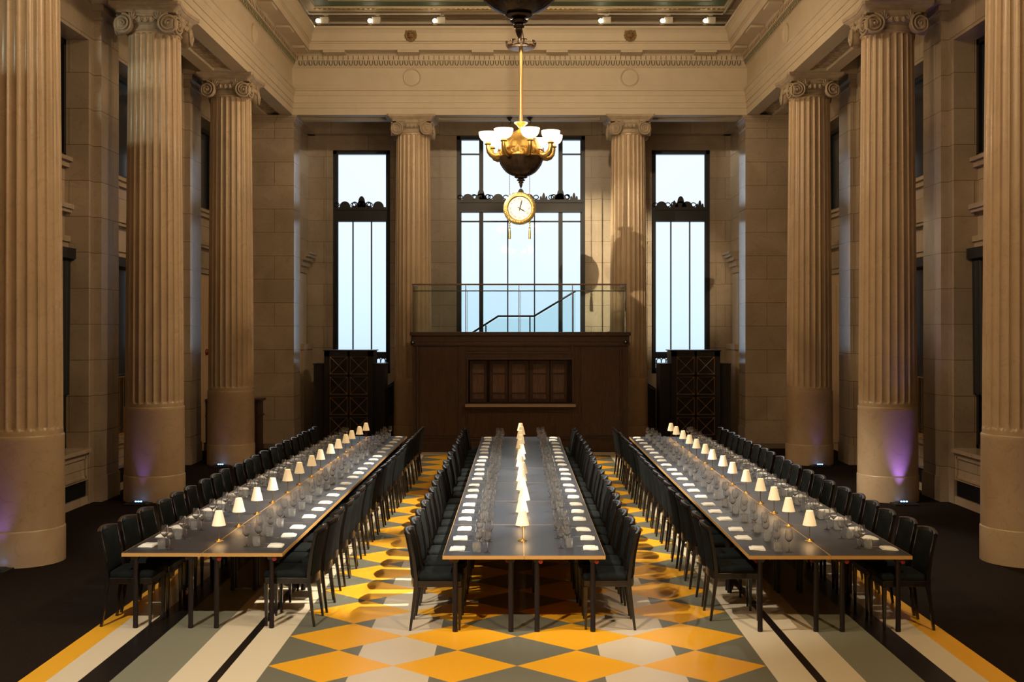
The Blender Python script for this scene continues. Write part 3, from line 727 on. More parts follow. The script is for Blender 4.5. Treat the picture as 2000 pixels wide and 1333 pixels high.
for x in px[:2]: MB().box(x+0.035, x+0.045, 0.04, 0.07, 0, zr).build('post', 'steel', r)
e = [xl]+px+[xr]
for i in range(4): MB().box(e[i]+0.012, e[i+1]-0.012, 0.0, 0.012, 0, zt-0.03).build('glass_panel', 'sheet', r)
for x in (xl, xr): MB().box(x-0.006, x+0.006, 0.02, 1.4, 0, zt-0.03).build('glass_panel', 'sheet', r)
# stair handrail behind it
SYp = 31.4
r = thing('stair_rail', 'bent dark steel stair handrail seen through the glass balustrade', 'handrail', (0, SYp, 0))
pts = [at(x, y, SYp) for x, y in ((870, 684), (973, 618), (1043, 618), (1124, 569))]
MB().tube([(x, 0, z) for x, z in pts], 0.028, 10).build('handrail', 'iron', r, smooth=True)
for X, Yp in ((949, 636), (1035, 619), (1119, 573)):
    x, z = at(X, Yp, SYp); MB().box(x-0.018, x+0.018, -0.02, 0.02, 0.0, z).build('post', 'iron', r)
MB().loft([[(pts[0][0], yy, 0.0)]+[(x, yy, z-0.06) for x, z in pts]+[(pts[-1][0], yy, 0.0)] for yy in (-0.006, 0.006)]).build('glass_panel', 'sheet', r)
# lower stair glass between lattice screen and column, each side
for s, nm in ((-1, 'left'), (1, 'right')):
    r = thing('stair_guard', 'sloping tinted glass stair guard with black rail at the %s, between lattice screen and column' % nm, 'handrail', (0, 31.7, 0))
    xa, xb = 3.80, 3.30
    MB().tube([(s*xa, 0, 1.35), (s*xb, 0, 1.68)], 0.025, 8).tube([(s*xa, 0, 0.0), (s*xa, 0, 1.35)], 0.02, 8).tube([(s*xb, 0, 0.0), (s*xb, 0, 1.68)], 0.02, 8).build('handrail', 'iron', r)
    MB().loft([[(s*xa, yy, 0.5), (s*xb, yy, 0.75), (s*xb, yy, 1.64), (s*xa, yy, 1.31)] for yy in (-0.006, 0.006)]).build('glass_panel', 'dark_glass', r)
    MB().box(s*xa, s*xb, 0.02, 0.5, 0, 0.62).build('stair_string', 'walnut', r)

# lattice screens (portals) at both far corners
def lattice(cx, nm):
    YS = 30.75
    r = thing('lattice_screen', 'tall stepped black wooden screen with crossed brass lattice, %s of the cabinet' % nm, 'screen', (cx, YS, 0), 0, 'lattice screens beside the cabinet')
    w = 0.665; H = 2.43
    b = MB().box(-w, w, 0.06, 0.9, 0, H-0.01)
    z1 = 2.28; ph = 0.55
    b.box(-w, -0.52, 0, 0.06, 0, H).box(0.52, w, 0, 0.06, 0, H).box(-0.03, 0.03, 0, 0.06, 0, H).box(-w, w, 0, 0.06, z1, H)
    for k in range(1, 5): b.box(-0.52, 0.52, 0.0, 0.06, z1-k*ph, z1-k*ph+0.06)
    b.build('body', 'screen_wood', r)
    MB().box(-w-0.03, w+0.03, -0.03, 0.93, H, H+0.025).build('top_cap', 'screen_wood', r)
    for sd in (-1, 1):
        q = MB().box(sd*w, sd*(w+0.30), 0.10, 0.9, 0, 2.06).box(sd*w, sd*(w+0.32), 0.08, 0.92, 2.06, 2.085)
        q.box(sd*(w+0.02), sd*(w+0.05), 0.08, 0.10, 0, 2.06).box(sd*(w+0.22), sd*(w+0.30), 0.07, 0.10, 0, 2.06).build('side_wing', 'screen_wood', r)
    for k in range(4):
        zt_ = z1-k*ph; zb = zt_-ph+0.06
        for (xa, xb) in ((-0.52, -0.03), (0.03, 0.52)):
            xa += 0.012; xb -= 0.012; a = zt_-0.012; c = zb+0.012
            q = MB()
            for p0, p1 in (((xa, a), (xb, c)), ((xa, c), (xb, a)), ((xa, a), (xb, a)), ((xa, c), (xb, c)), ((xa, a), (xa, c)), ((xb, a), (xb, c))):
                q.tube([(p0[0], 0.02, p0[1]), (p1[0], 0.02, p1[1])], 0.009, 6)
            for (xx, zz) in ((xa, a), (xa, c), (xb, a), (xb, c), ((xa+xb)/2, (a+c)/2)): q.ball((xx, 0.015, zz), 0.016, 0.012, 0.016, 8, 5)
            q.build('brass_lattice', 'dull_brass', r, smooth=True)
    return r
M['dull_brass'] = plain('dull_brown_brass', (0.42, 0.24, 0.14), 0.45, 0.3)
lattice(-4.645, 'left'); lattice(4.79, 'right')

# wooden counter behind the third left column, brass rails and alarm
for s, nm in ((-1, 'left'),):
    r = thing('hall_counter', 'tall dark wood counter with moulded top behind the third left column', 'counter', (s*7.18, 28.4, 0.0))
    MB().box(-0.70, 0.66, -0.25, 0.35, 0.10, 1.22).box(-0.70, 0.68, -0.27, 0.37, 0, 0.10).build('body', 'walnut', r, bevel=0.006)
    MB().box(-0.72, 0.72, -0.31, 0.41, 1.22, 1.28).box(-0.70, 0.69, -0.28, 0.38, 0.84, 0.88).build('worktop', 'walnut', r, bevel=0.006)
    for k in range(2): MB().box(-0.62+k*0.64, -0.05+k*0.64, -0.265, -0.25, 0.18, 0.78).build('door', 'walnut', r, bevel=0.006)
tag(MB().ball((-7.80, 28.2, 2.45), 0.05, 0.08, 0.08, 12, 8).build('fire_alarm', 'red', smooth=True), 'small red fire alarm bell on the left aisle door', 'alarm')
for s, nm in ((-1, 'left'), (1, 'right')):
    r = thing('brass_guard', 'upright brass rods guarding the middle aisle window on the %s' % nm, 'guard rail', (s*7.72, 20.9, 0.965), 0, 'brass window guards')
    MB().tube([(0, 0, 1.12), (0, 3.2, 1.12)], 0.02, 8).tube([(0, 0, 0.03), (0, 3.2, 0.03)], 0.02, 8).build('rail', 'brass', r, smooth=True)
    for k in range(16): MB().tube([(0, k*0.21+0.02, 0), (0, k*0.21+0.02, 1.14)], 0.016, 8).build('rod', 'brass', r, smooth=True)

# ================================================================ CHANDELIERS
def make_chandelier():
    r = thing('chandelier', 'x', 'chandelier')
    gad = lambda a, rr, z: 1+0.018*abs(sin(a*12))*(1 if rr > 0.08 else 0)
    MB().lathe([(0.005, 5.85), (0.022, 5.88), (0.035, 5.92), (0.03, 5.95), (0.05, 5.955), (0.056, 5.975), (0.035, 5.99), (0.07, 6.0), (0.088, 6.015), (0.07, 6.03), (0.05, 6.045), (0.11, 6.055), (0.135, 6.07), (0.12, 6.09), (0.10, 6.095)], 32).build('finial', 'bronze', r, smooth=True, angle=80)
    MB().lathe([(0.10, 6.085), (0.16, 6.10), (0.235, 6.135), (0.30, 6.18), (0.36, 6.25), (0.41, 6.33), (0.44, 6.42), (0.45, 6.47)], 96, mod=gad).build('lower_bowl', 'bronze', r, smooth=True, angle=80)
    MB().lathe([(0.455, 6.46), (0.47, 6.475), (0.455, 6.49), (0.44, 6.49), (0.44, 6.60), (0.45, 6.61), (0.43, 6.625), (0.40, 6.66), (0.36, 6.76), (0.30, 6.86), (0.22, 6.94), (0.12, 7.00), (0.06, 7.03), (0.035, 7.07), (0.05, 7.08), (0.09, 7.12), (0.135, 7.155), (0.14, 7.17), (0.04, 7.17)], 48).build('upper_bowl', 'gilt', r, smooth=True, angle=80)
    sc = MB()
    for k in range(8):
        a = radians(60-22.5)+k*pi/4; st = len(sc.v)
        for sd in (-1, 1):
            sc.tube([(sd*(0.09-0.045*cos(t*1.6)*(1-t/9)), -0.452, 6.55+0.05*sin(t*1.6)*(1-t/9)) for t in [j*0.35 for j in range(16)]], [0.012*(1-j/24) for j in range(16)], 5)
            sc.tube([(sd*0.01, -0.455, 6.47), (sd*0.05, -0.462, 6.50), (sd*0.03, -0.46, 6.56), (sd*0.045, -0.45, 6.64)], 0.009, 5)
        for j, (dx, rz) in enumerate(((0, 0.07), (-0.022, 0.05), (0.022, 0.05))): sc.ball((dx, -0.452, 6.60), 0.011, 0.014, rz, 6, 5)
        sc.xform(Matrix.Rotation(a, 4, 'Z'), st)
    sc.build('scroll_band', 'gilt', r, smooth=True, angle=80)
    for k in range(8):
        th = radians(-30)+k*pi/4     # from the front direction (-y)
        d = Vector((sin(th), -cos(th), 0))
        def P(rad, z): return (d.x*rad, d.y*rad, z)
        arm = MB().tube([P(0.40, 6.54), P(0.46, 6.49), P(0.54, 6.475), P(0.61, 6.50), P(0.66, 6.56), P(0.68, 6.64), P(0.68, 6.71)], [0.07, 0.066, 0.06, 0.056, 0.05, 0.045, 0.04], 12).build('arm', 'gilt', r, smooth=True, angle=80)
        c = P(0.68, 0)
        MB().lathe([(0.04, 6.69), (0.062, 6.70), (0.07, 6.715), (0.05, 6.73), (0.05, 6.745), (0.03, 6.75)], 20, c).build('holder', 'gilt', arm, smooth=True, angle=80)
        MB().lathe([(0.03, 6.745), (0.09, 6.765), (0.14, 6.80), (0.17, 6.85), (0.183, 6.90), (0.187, 6.945), (0.18, 6.945), (0.172, 6.90), (0.155, 6.84), (0.12, 6.80), (0.06, 6.775), (0.0, 6.77)], 32, c).build('glass_bowl', 'opal', arm, smooth=True, angle=80)
    MB().lathe([(0.04, 7.15), (0.04, 11.33)], 16).build('rod', 'rod_brass', r, smooth=True)
    rg = MB().lathe([(0.04, 8.66), (0.16, 8.655), (0.27, 8.67), (0.29, 8.69), (0.285, 8.71), (0.27, 8.70), (0.04, 8.70)], 32)
    for k in range(8):
        a = k*pi/4+0.2; st = len(rg.v)
        rg.tube([(0.285, 0, 8.69), (0.30, 0, 8.74), (0.29, 0, 8.79)], [0.022, 0.012, 0.03], 6)
        for sd in (-1, 1): rg.tube([(0.29, 0, 8.76), (0.295, sd*0.03, 8.79), (0.295, sd*0.055, 8.785), (0.295, sd*0.055, 8.765)], 0.010, 5)
        rg.xform(Matrix.Rotation(a, 4, 'Z'), st)
    rg.lathe([(0.06, 8.70), (0.07, 8.80), (0.05, 8.95), (0.04, 9.0)], 16)
    rg.build('crown_ring', 'bronze', r, smooth=True, angle=60)
    return r
M['rod_brass'] = plain('brushed_brass_rod', (0.42, 0.26, 0.10), 0.3, 0.9)
ch = make_chandelier(); ch.location = (0.007, 22.75, 0); tag(ch, 'far bronze chandelier with eight lit opal bowls, hanging above the middle table', 'chandelier', 'bronze chandeliers')
c2 = dup(ch); c2.location = (-0.057, 11.05, 0); tag(c2, 'near dark bronze chandelier, only its bowl showing at the top edge', 'chandelier', 'bronze chandeliers')
for x, y, w in ((0.007, 22.75, 420), (-0.057, 11.05, 420)):
    for k in range(8):
        th = radians(-30)+k*pi/4
        l = bpy.data.lights.new('chandelier_bulb', 'POINT'); l.energy = w/8; l.color = WARM; l.shadow_soft_size = 0.06
        o = bpy.data.objects.new('chandelier_bulb', l); COL.objects.link(o); o.location = (x+0.68*sin(th), y-0.68*cos(th), 6.99)

# ================================================================ CLOCK
r = thing('hanging_clock', 'round gilt wall clock with white face and two tassels, hung on chains', 'clock', (0.0, 30.15, 6.24))
n = 160
def radial(a, rr, z): return 1.0
rim = MB()
prof = [(0.305, 0.02), (0.315, -0.055), (0.335, -0.075), (0.38, -0.075), (0.425, -0.055), (0.435, -0.02), (0.435, 0.05), (0.40, 0.07), (0.0, 0.07)]
rim.lathe(prof, 216, mod=lambda a, rr, z: 1+(0.010*(1 if math.sin(a*54) > 0 else -1) if rr > 0.37 else 0))
rim.xform(Matrix.Rotation(-pi/2, 4, 'X')); 
for i, p in enumerate(rim.v): rim.v[i] = (p[0], p[1], p[2])
rim.build('rim', 'gilt', r, smooth=True, angle=30)
fl = MB()
for k in range(54):
    st = len(fl.v); fl.ball((0.378, 0, 0), 0.045, 0.010, 0.012, 8, 5); fl.xform(Matrix.Rotation(-pi/2, 4, 'X') @ Matrix.Translation((0, 0, -0.07)) , st)
    fl.xform(Matrix.Rotation(2*pi*(k+0.5)/54, 4, 'Y'), st)
for i, p in enumerate(fl.v): pass
flo = fl.build('ring_flutes', 'gilt', r, smooth=True)
face = MB().lathe([(0.0, 0.03), (0.31, 0.03), (0.31, 0.035), (0.0, 0.035)], 64); face.xform(Matrix.Rotation(pi/2, 4, 'X')); face.build('face', 'clock_face', r)
def text_part(s, name, size, parent, loc, rot, mat):
    cu = bpy.data.curves.new(name, 'FONT'); cu.body = s; cu.size = size; cu.extrude = 0.002; cu.align_x = 'CENTER'; cu.align_y = 'CENTER'
    tmp = bpy.data.objects.new(name, cu); COL.objects.link(tmp)
    dg = bpy.context.evaluated_depsgraph_get(); me = bpy.data.meshes.new_from_object(tmp.evaluated_get(dg)); bpy.data.objects.remove(tmp)
    me.materials.clear(); me.materials.append(M[mat])
    o = bpy.data.objects.new(name, me); COL.objects.link(o); o.parent = parent; o.location = loc; o.rotation_euler = rot
    return o
for h, s in enumerate(['XII', 'I', 'II', 'III', 'IIII', 'V', 'VI', 'VII', 'VIII', 'IX', 'X', 'XI']):
    a = radians(30*h); text_part(s, 'numeral', 0.085, r, (0.25*sin(a), -0.038, 0.25*cos(a)), (pi/2, a, 0), 'numeral')
def hand(name, ang, ln, w, y):
    b = MB().add([(-w, y, -0.06), (w, y, -0.06), (w*1.3, y, ln*0.6), (0, y, ln), (-w*1.3, y, ln*0.6), (-w, y-0.006, -0.06), (w, y-0.006, -0.06), (w*1.3, y-0.006, ln*0.6), (0, y-0.006, ln), (-w*1.3, y-0.006, ln*0.6)],
                 [(0, 1, 2, 3, 4), (9, 8, 7, 6, 5), (0, 5, 6, 1), (1, 6, 7, 2), (2, 7, 8, 3), (3, 8, 9, 4), (4, 9, 5, 0)])
    b.xform(Matrix.Rotation(ang, 4, 'Y')); b.build(name, 'hand', r)
hand('hour_hand', radians(120), 0.20, 0.011, -0.045); hand('minute_hand', radians(14), 0.27, 0.007, -0.053)
for x in (-0.267, 0.267):
    zc = 0.335
    q = MB()
    k = 0; z = zc
    while z < 2.28:
        st = len(q.v); q.tube([(0.010*cos(t), 0, 0.020*sin(t)) for t in [2*pi*j/6 for j in range(7)]], 0.0045, 4)
        q.xform(Matrix.Translation((x, 0, z)) @ Matrix.Rotation((k % 2)*pi/2, 4, 'Z'), st); z += 0.032; k += 1
    q.build('chain', 'brass', r)
    MB().lathe([(0.012, 0.33), (0.03, 0.35), (0.03, 0.37), (0.012, 0.40)], 12, (x, 0, -0.02)).build('loop', 'gilt', r, smooth=True)
    MB().tube([(x, 0, 2.26), (x+0.04, 0, 2.29), (x+0.03, 0, 2.34), (x, 0, 2.35), (x, 0, 2.38)], 0.012, 8).lathe([(0.02, 2.34), (0.05, 2.38), (0.085, 2.42), (0.085, 2.43), (0.0, 2.43)], 16, (x, 0, 0)).build('hook', 'iron', r, smooth=True)
    t = MB().lathe([(0.01, -0.34), (0.03, -0.36), (0.032, -0.385), (0.012, -0.40), (0.012, -0.43), (0.026, -0.44), (0.026, -0.455), (0.01, -0.46), (0.01, -0.50), (0.03, -0.51), (0.03, -0.525), (0.015, -0.54), (0.022, -0.56), (0.03, -0.60), (0.034, -0.81), (0.0, -0.81)], 14, (x, 0, 0)).build('tassel', 'gilt', r, smooth=True, angle=60)

# ================================================================ LION HEADS, TRACKS
for px_, w in ((802, 'left'), (1231, 'right')):
    x, z = at(px_, 70, 29.15)
    z = 10.60
    r = thing('lion_head', 'gilded lion head boss with red tongue on the far cornice, %s of the chandelier rod' % w, 'ornament', (x, 29.19, z), 0, 'gilded lion heads on the cornice')
    b = MB().ball((0, 0, 0), 0.15, 0.07, 0.15, 20, 12)
    for k in range(14):
        a = 2*pi*k/14; b.ball((0.125*cos(a), -0.03, 0.125*sin(a)), 0.042, 0.035, 0.042, 8, 6)
    b.build('mane', 'old_gilt', r, smooth=True)
    b = MB().ball((0, -0.06, 0.01), 0.095, 0.06, 0.10, 14, 9).ball((0, -0.11, -0.015), 0.04, 0.04, 0.045, 10, 7).ball((-0.032, -0.105, -0.045), 0.035, 0.03, 0.028, 8, 6).ball((0.032, -0.105, -0.045), 0.035, 0.03, 0.028, 8, 6)
    b.ball((-0.045, -0.10, 0.05), 0.03, 0.02, 0.014, 8, 5).ball((0.045, -0.10, 0.05), 0.03, 0.02, 0.014, 8, 5).ball((0, -0.09, -0.095), 0.035, 0.03, 0.02, 8, 6)
    b.build('face', 'old_gilt', r, smooth=True)
    for sx in (-1, 1): MB().ball((sx*0.115, -0.04, 0.115), 0.035, 0.02, 0.035, 8, 6).build('ear', 'old_gilt', r, smooth=True)
    for sx in (-1, 1): MB().ball((sx*0.045, -0.115, 0.032), 0.013, 0.01, 0.010, 8, 5).build('eye', 'iron', r)
M['red_bright'] = plain('red_enamel', (0.35, 0.02, 0.02), 0.4)
for o in [o for o in bpy.data.objects if o.name.startswith('lion_head')]:
    MB().ball((0, -0.118, -0.082), 0.022, 0.02, 0.035, 8, 6).build('tongue', 'red_bright', o, smooth=True)
for s, nm, xa, xb in ((-1, 'left', -5.5, -2.05), (1, 'right', 2.03, 5.31)):
    r = thing('lighting_track', 'thin cream lighting track under the ceiling above the far cornice, %s of the chandelier' % nm, 'lighting track', (0, 29.5, 11.24), 0, 'lighting tracks')
    MB().box(xa, xb, -0.02, 0.02, -0.02, 0.02).build('rail', 'white_metal', r)
    e_ = xa if s < 0 else xb
    MB().box(e_-0.02, e_+0.02, -26.0, -0.02, -0.02, 0.02).build('side_rail', 'white_metal', r)
    for x in (xa+0.3, (xa+xb)/2, xb-0.3): MB().tube([(x, 0, 0.02), (x, 0, 0.10)], 0.012, 6).build('hanger', 'white_metal', r)
heads = [(-5.16, 'leftmost', 0), (-3.81, 'second from the left', 0), (-2.13, 'just left of the chandelier', 0), (2.17, 'just right of the chandelier', 0), (3.77, 'second from the right', 0), (4.88, 'rightmost', 0)]
aims = [(-3.4, 19.0, 0.7), (-3.2, 22.5, 0.7), (0.0, 20.0, 0.7), (0.2, 23.0, 0.7), (3.1, 22.5, 0.7), (3.2, 18.5, 0.7)]
for (x, w, _), am in zip(heads, aims):
    r = thing('track_spotlight', 'white track spotlight with glowing lens above the far cornice, %s' % w, 'spotlight', (x, 29.40, 11.03), 0, 'track spotlights above the far cornice')
    b = MB().box(-0.02, 0.20, -0.09, 0.09, -0.09, 0.09); b.build('body', 'white_metal', r, bevel=0.01)
    MB().tube([(0.10, 0.09, 0.04), (0.10, 0.10, 0.13), (0.10, 0.10, 0.185)], 0.016, 6).box(0.04, 0.16, 0.07, 0.13, 0.165, 0.188).build('bracket', 'white_metal', r)
    b = MB().lathe([(0.0, 0), (0.06, 0.0), (0.075, 0.03), (0.08, 0.10)], 20); b.xform(Matrix.Translation((-0.07, -0.08, -0.01)) @ Matrix.Rotation(pi/2+0.3, 4, 'X').inverted()); b.build('reflector', 'white_metal', r, smooth=True)
    MB().ball((-0.07, -0.10, -0.015), 0.055, 0.02, 0.055, 14, 8).build('lens', 'lens', r, smooth=True)
    spot('track_head_light', (x-0.07, 29.26, 11.0), am, 900, 30, 0.6, NEUT, 0.05)

# ================================================================ TABLES
ZT = 0.765
TABLES = {'left': (-4.039, -2.424, -2.386, 11.33, 23.82), 'middle': (-0.817, 0.804, 0.812, 11.19, 23.68), 'right': (2.221, 3.834, 3.891, 11.19, 23.68)}
HW = 0.8075; NP = 7
def tx(tn, Y):  # centre line of a table at depth Y
    x0, x1, x1f, ya, yb = TABLES[tn]; c0 = (x0+x1)/2; c1 = x1f-(x1-x0)/2
    return c0+(c1-c0)*(Y-ya)/(yb-ya)
def make_table(L):
    r = thing('banquet_table', 'x', 'table')
    w = HW-0.002
    MB().box(0.005, w-0.003, 0.005, L-0.005, ZT-0.006, ZT).build('tabletop', 'table_top', r)
    MB().box(0.001, w+0.001, 0.001, L-0.001, ZT-0.036, ZT-0.0055).box(0.001, 0.005, 0.001, L-0.001, ZT-0.006, ZT-0.0004).box(w-0.003, w+0.001, 0.001, L-0.001, ZT-0.006, ZT-0.0004).box(0.001, w, 0.001, 0.005, ZT-0.006, ZT-0.0004).box(0.001, w, L-0.005, L-0.001, ZT-0.006, ZT-0.0004).build('edge_band', 'edge', r)
    for x in (0.13, w-0.12):
        for y in (0.062, L-0.062):
            lg = MB().lathe([(0.024, 0.0), (0.027, 0.004), (0.027, 0.03), (0.025, 0.035), (0.025, ZT-0.05)], 16, (x, y, 0)).build('leg', 'tube', r, smooth=True)
            yy = 1 if y < 1 else -1
            MB().frustum((x, y, ZT-0.075, 0.028, 0.028), (x, y, ZT-0.037, 0.045, 0.036)).build('bracket', 'tube', lg)
            q = MB().lathe([(0, 0), (0.022, 0), (0.022, 0.03), (0, 0.03)], 12); q.xform(Matrix.Translation((x+0.035, y-0.01, ZT-0.063)) @ Matrix.Rotation(pi/2, 4, 'X')); q.build('clamp', 'red', lg)
    return r
Lp = (23.68-11.19)/NP
tb0 = make_table(Lp); used = False
for tn in ('left', 'middle', 'right'):
    x0, x1, x1f, ya, yb = TABLES[tn]; L = (yb-ya)/NP
    ang = math.atan2(tx(tn, yb)-tx(tn, ya), yb-ya)
    for k in range(NP):
        for sd in (0, 1):
            t = tb0 if not used else dup(tb0); used = True
            Y = ya+k*L
            t.location = (tx(tn, Y), Y, 0) if sd == 1 else (tx(tn, Y+L), Y+L, 0)
            t.rotation_euler = (0, 0, -ang+(pi if sd == 0 else 0))
            pos = ['nearest', 'second', 'third', 'fourth', 'fifth', 'sixth', 'farthest'][k]
            tag(t, '%s charcoal table unit from the viewer, %s half of the %s long table' % (pos, 'left' if sd == 0 else 'right', tn), 'table', 'table units of the %s long table' % tn)

# ================================================================ CHAIRS
def make_chair():
    r = thing('dining_chair', 'x', 'chair')
    # stiles with rear legs, local +x faces the table
    path = [(-0.268, 0.0, 0.012), (-0.235, 0.25, 0.016), (-0.213, 0.43, 0.020), (-0.210, 0.52, 0.018), (-0.235, 0.72, 0.016), (-0.283, 0.955, 0.014)]
    for sy in (-1, 1):
        b = MB(); rings = []
        for (x, z, h) in path[:4]:
            yy = sy*(0.212 if z > 0.2 else 0.218)
            rings.append([(x-h, yy-0.014, z), (x+h, yy-0.014, z), (x+h, yy+0.014, z), (x-h, yy+0.014, z)])
        b.loft(rings); b.build('leg', 'black_wood', r)
        b = MB(); rings = []
        for (x, z, h) in path[3:]:
            yy = sy*0.218
            rings.append([(x-h, yy-0.012, z), (x+h, yy-0.012, z), (x+h, yy+0.012, z), (x-h, yy+0.012, z)])
        b.loft(rings); b.build('stile', 'black_wood', r)
        MB().frustum((0.222, sy*0.205, 0.0, 0.011, 0.011), (0.225, sy*0.205, 0.43, 0.021, 0.019)).build('leg', 'black_wood', r)
    def arc(y): return -0.048*(1-(y/0.23)**2)
    # crest rail, slightly arched and curved in plan
    b = MB(); rings = []
    for j in range(11):
        y = -0.232+0.464*j/10; dx = arc(y); zz = 0.955+0.022*(1-(y/0.232)**2)
        rings.append([(-0.298+dx, y, zz-0.03), (-0.262+dx, y, zz-0.03), (-0.262+dx, y, zz+0.006), (-0.272+dx, y, zz+0.014), (-0.294+dx, y, zz+0.014), (-0.302+dx, y, zz+0.004)])
    b.loft(rings); b.build('crest_rail', 'black_wood', r, smooth=True, angle=50)
    # lower back rail
    b = MB(); rings = []
    for j in range(9):
        y = -0.215+0.43*j/8; dx = arc(y)*0.8
        rings.append([(-0.235+dx, y, 0.435), (-0.215+dx, y, 0.435), (-0.21+dx, y, 0.515), (-0.232+dx, y, 0.515)])
    b.loft(rings); b.build('lower_rail', 'black_wood', r, smooth=True, angle=50)
    # padded back
    b = MB(); rings = []
    for i, (z, x) in enumerate(((0.515, -0.205), (0.53, -0.200), (0.62, -0.206), (0.74, -0.222), (0.86, -0.246), (0.935, -0.262), (0.945, -0.266))):
        ring = []; th = 0.03 if 0 < i < 6 else 0.018
        for j in range(9):
            y = -0.205+0.41*j/8; puff = 0.016*(1-(y/0.205)**4)*(1 if 0 < i < 6 else 0)
            ring.append((x+arc(y)+puff, y, z))
        for j in range(8, -1, -1):
            y = -0.205+0.41*j/8; ring.append((x+arc(y)-th, y, z))
        rings.append(ring)
    b.loft(rings); b.build('backrest', 'fabric', r, smooth=True, angle=60)
    # seat frame and cushion
    MB().box(-0.20, 0.238, -0.212, 0.212, 0.43, 0.492).build('seat_frame', 'black_wood', r, bevel=0.004)
    b = MB(); rings = []
    for (z, ins) in ((0.492, 0.008), (0.50, 0.0), (0.535, 0.0), (0.552, 0.012), (0.562, 0.05), (0.565, 0.12)):
        x0, x1, yh = -0.19+ins*0.5, 0.25-ins, 0.218-ins
        pts = []
        for (cx, cy, a0) in ((x1-0.03, yh-0.03, 0), (x0+0.03, yh-0.03, 90), (x0+0.03, -yh+0.03, 180), (x1-0.03, -yh+0.03, 270)):
            for k in range(4): a = radians(a0+30*k); pts.append((cx+0.03*cos(a), cy+0.03*sin(a), z))
        rings.append(pts)
    b.loft(rings); b.build('seat', 'fabric', r, smooth=True, angle=60)
    return r
chair0 = make_chair(); used = False
ROWS = [('left', -1, -4.010, 0.30), ('left', 1, -2.377, 0.25), ('middle', -1, -0.857, 0.28), ('middle', 1, 0.820, 0.31), ('right', -1, 2.194, 0.30), ('right', 1, 3.797, 0.32)]
rnd = random.Random(3)
for (tn, sd, x0, _) in ROWS:
    tb = TABLES[tn]; L = (tb[4]-tb[3])/NP; n = 0
    cx0 = tx(tn, tb[3])
    for k in range(NP):
        offs = [L/2-0.565, L/2, L/2+0.565]
        if tn == 'right' and sd == -1 and k == 0: offs = [0.69, 1.29]
        for of in offs:
            n += 1
            c = chair0 if not used else dup(chair0); used = True
            Y = tb[3]+k*L+of+rnd.uniform(-0.012, 0.012)
            X = x0+tx(tn, Y)-cx0+rnd.uniform(-0.022, 0.022)
            c.location = (X, Y, 0.0 if abs(X+0.075) < 4.0 else 0.004)
            c.rotation_euler = (0, 0, (0 if sd < 0 else pi)+radians(rnd.uniform(-2.0, 2.0)))
            last = (n == 21 or (n == 20 and tn == 'right' and sd == -1))
            tag(c, 'dark padded dining chair, %s from the near end, %s side of %s table' % ('last' if last else ORD[n], 'left' if sd < 0 else 'right', tn), 'chair', 'dining chairs on the %s side of the %s table' % ('left' if sd < 0 else 'right', tn))

# ================================================================ TABLE LAMPS
def make_lamp():
    r = thing('table_lamp', 'x', 'lamp')
    MB().lathe([(0.0, 0), (0.050, 0), (0.051, 0.004), (0.044, 0.008), (0.018, 0.012), (0.010, 0.02), (0.007, 0.03)], 24).build('base', 'brass', r, smooth=True, angle=50)
    MB().lathe([(0.006, 0.02), (0.0045, 0.05), (0.0045, 0.145), (0.010, 0.15), (0.018, 0.158), (0.020, 0.165), (0.012, 0.172), (0.008, 0.20)], 14).build('stem', 'brass', r, smooth=True, angle=60)
    MB().lathe([(0.073, 0.167), (0.036, 0.322), (0.034, 0.322), (0.071, 0.167)], 32).build('lamp_shade', 'shade', r, smooth=True, angle=40)
    MB().ball((0, 0, 0.235), 0.018, 0.018, 0.026, 10, 8).build('bulb', 'bulb', r, smooth=True)
    return r
M['bulb'] = plain('lit_bulb', (1, 1, 1), 0.4, emit=(1.0, 0.62, 0.25), es=12.0)
lamp0 = make_lamp(); used = False
for tn in ('left', 'middle', 'right'):
    tb = TABLES[tn]
    for k in range(14):
        Y = 12.02+k*(23.25-12.02)/13+rnd.uniform(-0.05, 0.05)
        c = lamp0 if not used else dup(lamp0); used = True
        c.location = (tx(tn, Y)+(0.0 if tn != 'middle' else 0.0)+rnd.uniform(-0.02, 0.02), Y, ZT)
        w = 'farthest' if k == 13 else ('nearest' if k == 0 else ORD[k+1]+' from the near end')
        tag(c, 'lit brass lamp with cream shade, %s table, %s' % (tn, w), 'lamp', 'table lamps on the %s table' % tn)
        l = bpy.data.lights.new('lamp_bulb_light', 'POINT'); l.energy = 1.6; l.color = (1, 0.66, 0.32); l.shadow_soft_size = 0.02
        o = bpy.data.objects.new('lamp_bulb_light', l); COL.objects.link(o); o.location = (c.location.x, Y, ZT+0.19)

# ================================================================ PLACE SETTINGS
def wine(h=0.225, rb=0.042):
    rim, base = 0.031, 0.105
    out = [(0.036, 0.0), (0.036, 0.002), (0.010, 0.006), (0.0042, 0.02), (0.0038, 0.09), (0.008, 0.100), (0.024, 0.115), (0.038, 0.135), (0.0425, 0.150), (0.040, 0.175), (0.034, 0.205), (0.030, 0.225)]
    inn = [(0.029, 0.225), (0.033, 0.204), (0.0388, 0.175), (0.0412, 0.150), (0.0365, 0.136), (0.022, 0.117), (0.0, 0.106)]
    return MB().lathe(out+inn, 20, cap=False)
def close_bottom(b, n):
    b.add([b.v[j] for j in range(n)], [tuple(range(n))]); return b
wb_ = wine(); close_bottom(wb_, 20)
wine_o = wb_.build('wine_glass', 'glass', smooth=True, angle=60)
tu = MB()
def cut(a, rr, z): return 1+(0.035*sin(a*10+z*130) if 0.004 < z < 0.062 and rr > 0.036 else 0)
